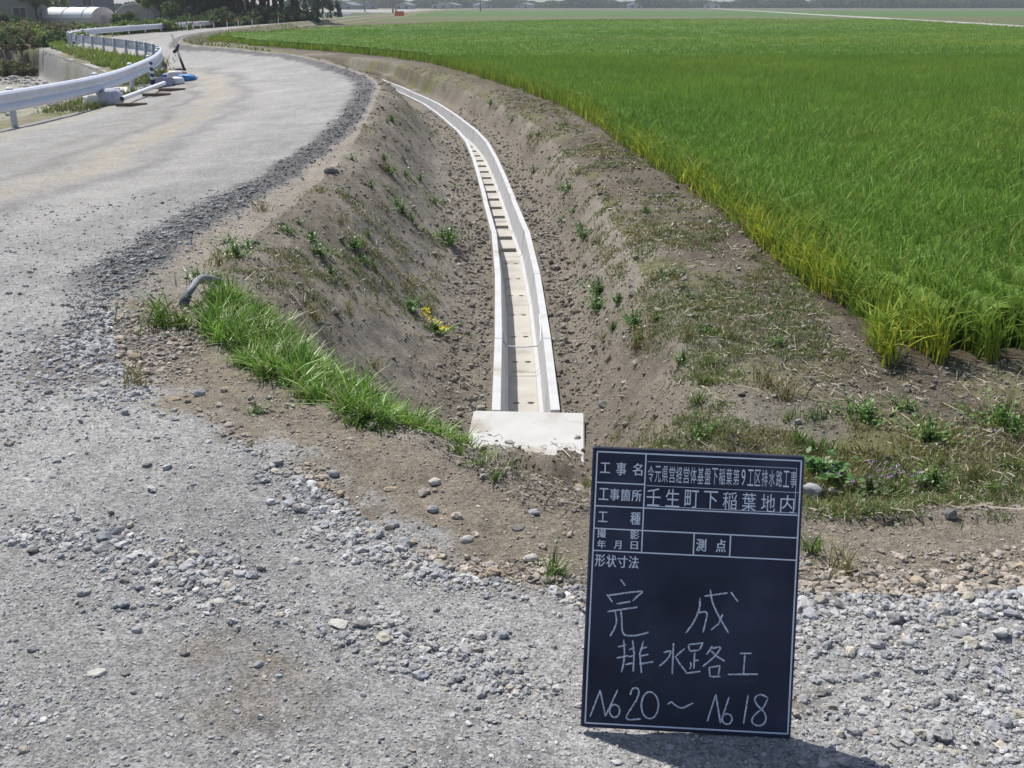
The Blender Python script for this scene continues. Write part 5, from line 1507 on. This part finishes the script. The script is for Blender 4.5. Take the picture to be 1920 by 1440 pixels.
    p = G(352, 142); house('storage_shed', p, 8.4, 7, 2.5, 1.5, rad(80), 'low shed with a pale roof behind the leafy trees left of the grove', (.2, .2, .2), (.55, .56, .58), 1)
    far = [(655, 330, 9, 'pale far house with a grey roof right of the rounded evergreen'), (690, 360, 10, 'low far house at the left of the two utility poles'), (760, 380, 9, 'pale far house right of the two utility poles'),
           (825, 420, 10, 'far house with a white wall near the single pole'), (845, 440, 12, 'far house with a bright roof near the single pole'), (905, 470, 12, 'long far house at the middle of the horizon'), (985, 480, 11, 'far grey house above the back edge of the field'),
           (1075, 500, 12, 'far house above the middle of the barley'), (1190, 470, 9, 'small white far house beside the far lane'), (1335, 480, 11, 'far house with blue roof at the end of the lane'), (1430, 520, 14, 'far barn in front of the right tree line'), (1600, 560, 13, 'far house half hidden in the right tree line'), (1790, 560, 12, 'far house in the tree line at the right')]
    for i, (u, y, sx, lab) in enumerate(far):
        y *= 1.3; p = G(u, y); p.z = -.75
        house('far_house', p, sx * .8, 6, 1.8, 1.1, random.uniform(-.6, .6), lab, random.choice([(.5, .5, .5), (.6, .6, .58), (.36, .38, .42)]), random.choice([(.16, .18, .22), (.25, .26, .3), (.12, .16, .26)]), 2)
    # far tree line along the horizon
    n = 60000
    u = g.uniform(540, 2250, n); y = 560 + 160 * fbm(u * .004, u * 0 + 1, 6) + g.uniform(0, 30, n)
    x = (u - 960) / FPX * y * .939
    top = 1.2 + 9.0 * fbm(u * .022, u * 0 + 3, 8) * np.where(u > 1350, 1.0, .75)
    z = -.6 + g.random(n) * top
    a = g.normal(0, 1, (n, 3)); a /= np.linalg.norm(a, axis=1)[:, None]; b = np.cross(a, g.normal(0, 1, (n, 3))); b /= np.linalg.norm(b, axis=1)[:, None]
    c = np.stack([x, y, z], 1); s = g.uniform(.5, 1.1, (n, 1))
    V = np.stack([c - a * s, c + b * s * .6, c + a * s, c - b * s * .6], 1).reshape(-1, 3)
    tone = fbm(u * .03, u * 0, 14)[:, None]
    col = (np.array([.085, .125, .055])[None] * (.4 + 1.2 * tone)) * g.normal(1, .2, (n, 1))
    o = link('far_tree_line', np_mesh('far_tree_line', V, np.arange(n * 4).reshape(-1, 4), np.repeat(np.clip(col, .01, .5), 4, 0)), M_leaf)
    tag(o, 'far wooded line along the horizon beyond the fields', 'woods', kind='stuff')
    # left tree line farther behind the houses
    n = 26000
    u = g.uniform(-700, 560, n); y = 260 + 60 * fbm(u * .004, u * 0 + 1, 66) + g.uniform(0, 20, n)
    x = (u - 960) / FPX * y * .939; top = 1.0 + 3.2 * fbm(u * .02, u * 0 + 3, 68); z = -.8 + g.random(n) * top
    a = g.normal(0, 1, (n, 3)); a /= np.linalg.norm(a, axis=1)[:, None]; b = np.cross(a, g.normal(0, 1, (n, 3))); b /= np.linalg.norm(b, axis=1)[:, None]
    c = np.stack([x, y, z], 1); s = g.uniform(.3, .7, (n, 1))
    V = np.stack([c - a * s, c + b * s * .6, c + a * s, c - b * s * .6], 1).reshape(-1, 3)
    col = np.array([.05, .08, .036])[None] * g.normal(1, .25, (n, 1))
    o = link('distant_woods', np_mesh('distant_woods', V, np.arange(n * 4).reshape(-1, 4), np.repeat(np.clip(col, .01, .5), 4, 0)), M_leaf)
    tag(o, 'distant woods behind the houses and the grove', 'woods', kind='stuff')
    # utility poles
    mp = noisy('concrete_pole', (.30, .29, .28), .8, 3, .1)
    for u, y, lab in ((737, 205, 'grey utility pole, left one of the two standing close together'), (742.5, 232, 'grey utility pole, right one of the two standing close together'), (901, 330, 'lone thin utility pole on the horizon'), (684, 300, 'thin utility pole between the evergreen and the pair of poles')):
        p = G(u, y)
        r = empty('utility_pole', p, label=lab, cat='utility pole')
        MB().tube([(0, 0, -.3), (0, 0, 9.5)], [.19, .11], 10).build('shaft', mp, r, True)
        MB().box((0, 0, 8.9), (1.8, .09, .09)).build('crossarm', mp, r)
        MB().box((0, 0.14, 8.1), (1.2, .07, .07)).build('crossarm', mp, r)
    # orange barrier and marker stakes by the far road
    p = G(749, 184)
    r = empty('road_barrier', p, label='bright orange road barrier far off where the road vanishes', cat='barrier')
    m = MB(); m.add([Vector(v) for v in [(-.8, -.22, 0), (.8, -.22, 0), (.8, .22, 0), (-.8, .22, 0), (-.75, -.08, .75), (.75, -.08, .75), (.75, .08, .75), (-.75, .08, .75)]], [(3, 2, 1, 0), (4, 5, 6, 7), (0, 1, 5, 4), (1, 2, 6, 5), (2, 3, 7, 6), (3, 0, 4, 7)])
    m.build('barrier_body', noisy('orange_plastic', (.85, .18, .05), .5, 3, .1), r)
    for sx in (-.5, .5): MB().box((sx, 0, .03), (.25, .6, .05)).build('foot', noisy('dark_rubber', (.03, .03, .03), .8), r)
    mr_, mw_ = noisy('red_band', (.6, .10, .07), .5), noisy('white_stake', (.75, .75, .75), .5)
    for i, (u, y) in enumerate(((352, 84), (363, 85), (377, 86), (402, 88), (427, 90), (448, 92), (474, 94), (523, 98))):
        p = G(u, y)
        r = empty('marker_stake', p, label='small red and white marker stake along the far road in front of the grove', cat='stake', group='marker stakes along the far road')
        MB().tube([(0, 0, -.1), (0, 0, .42)], .035, 6).build('stake', mw_, r); MB().tube([(0, 0, .42), (0, 0, .62)], .045, 6).build('top_band', mr_, r)
build_far()

# ------------------------------------------------------------------ the air between here and the horizon
def build_haze():
    m = bpy.data.materials.new('haze_air'); m.use_nodes = True
    N, L = m.node_tree.nodes, m.node_tree.links
    N.remove(N['Principled BSDF'])
    v = N.new('ShaderNodeVolumePrincipled'); v.inputs['Color'].default_value = (.86, .92, 1.0, 1); v.inputs['Density'].default_value = .00042
    v.inputs['Anisotropy'].default_value = .2
    L.new(v.outputs[0], N['Material Output'].inputs['Volume'])
    o = MB().box((0, 0, 10.5), (4700, 4700, 27)).build('haze', m)
    tag(o, kind='stuff')
build_haze()
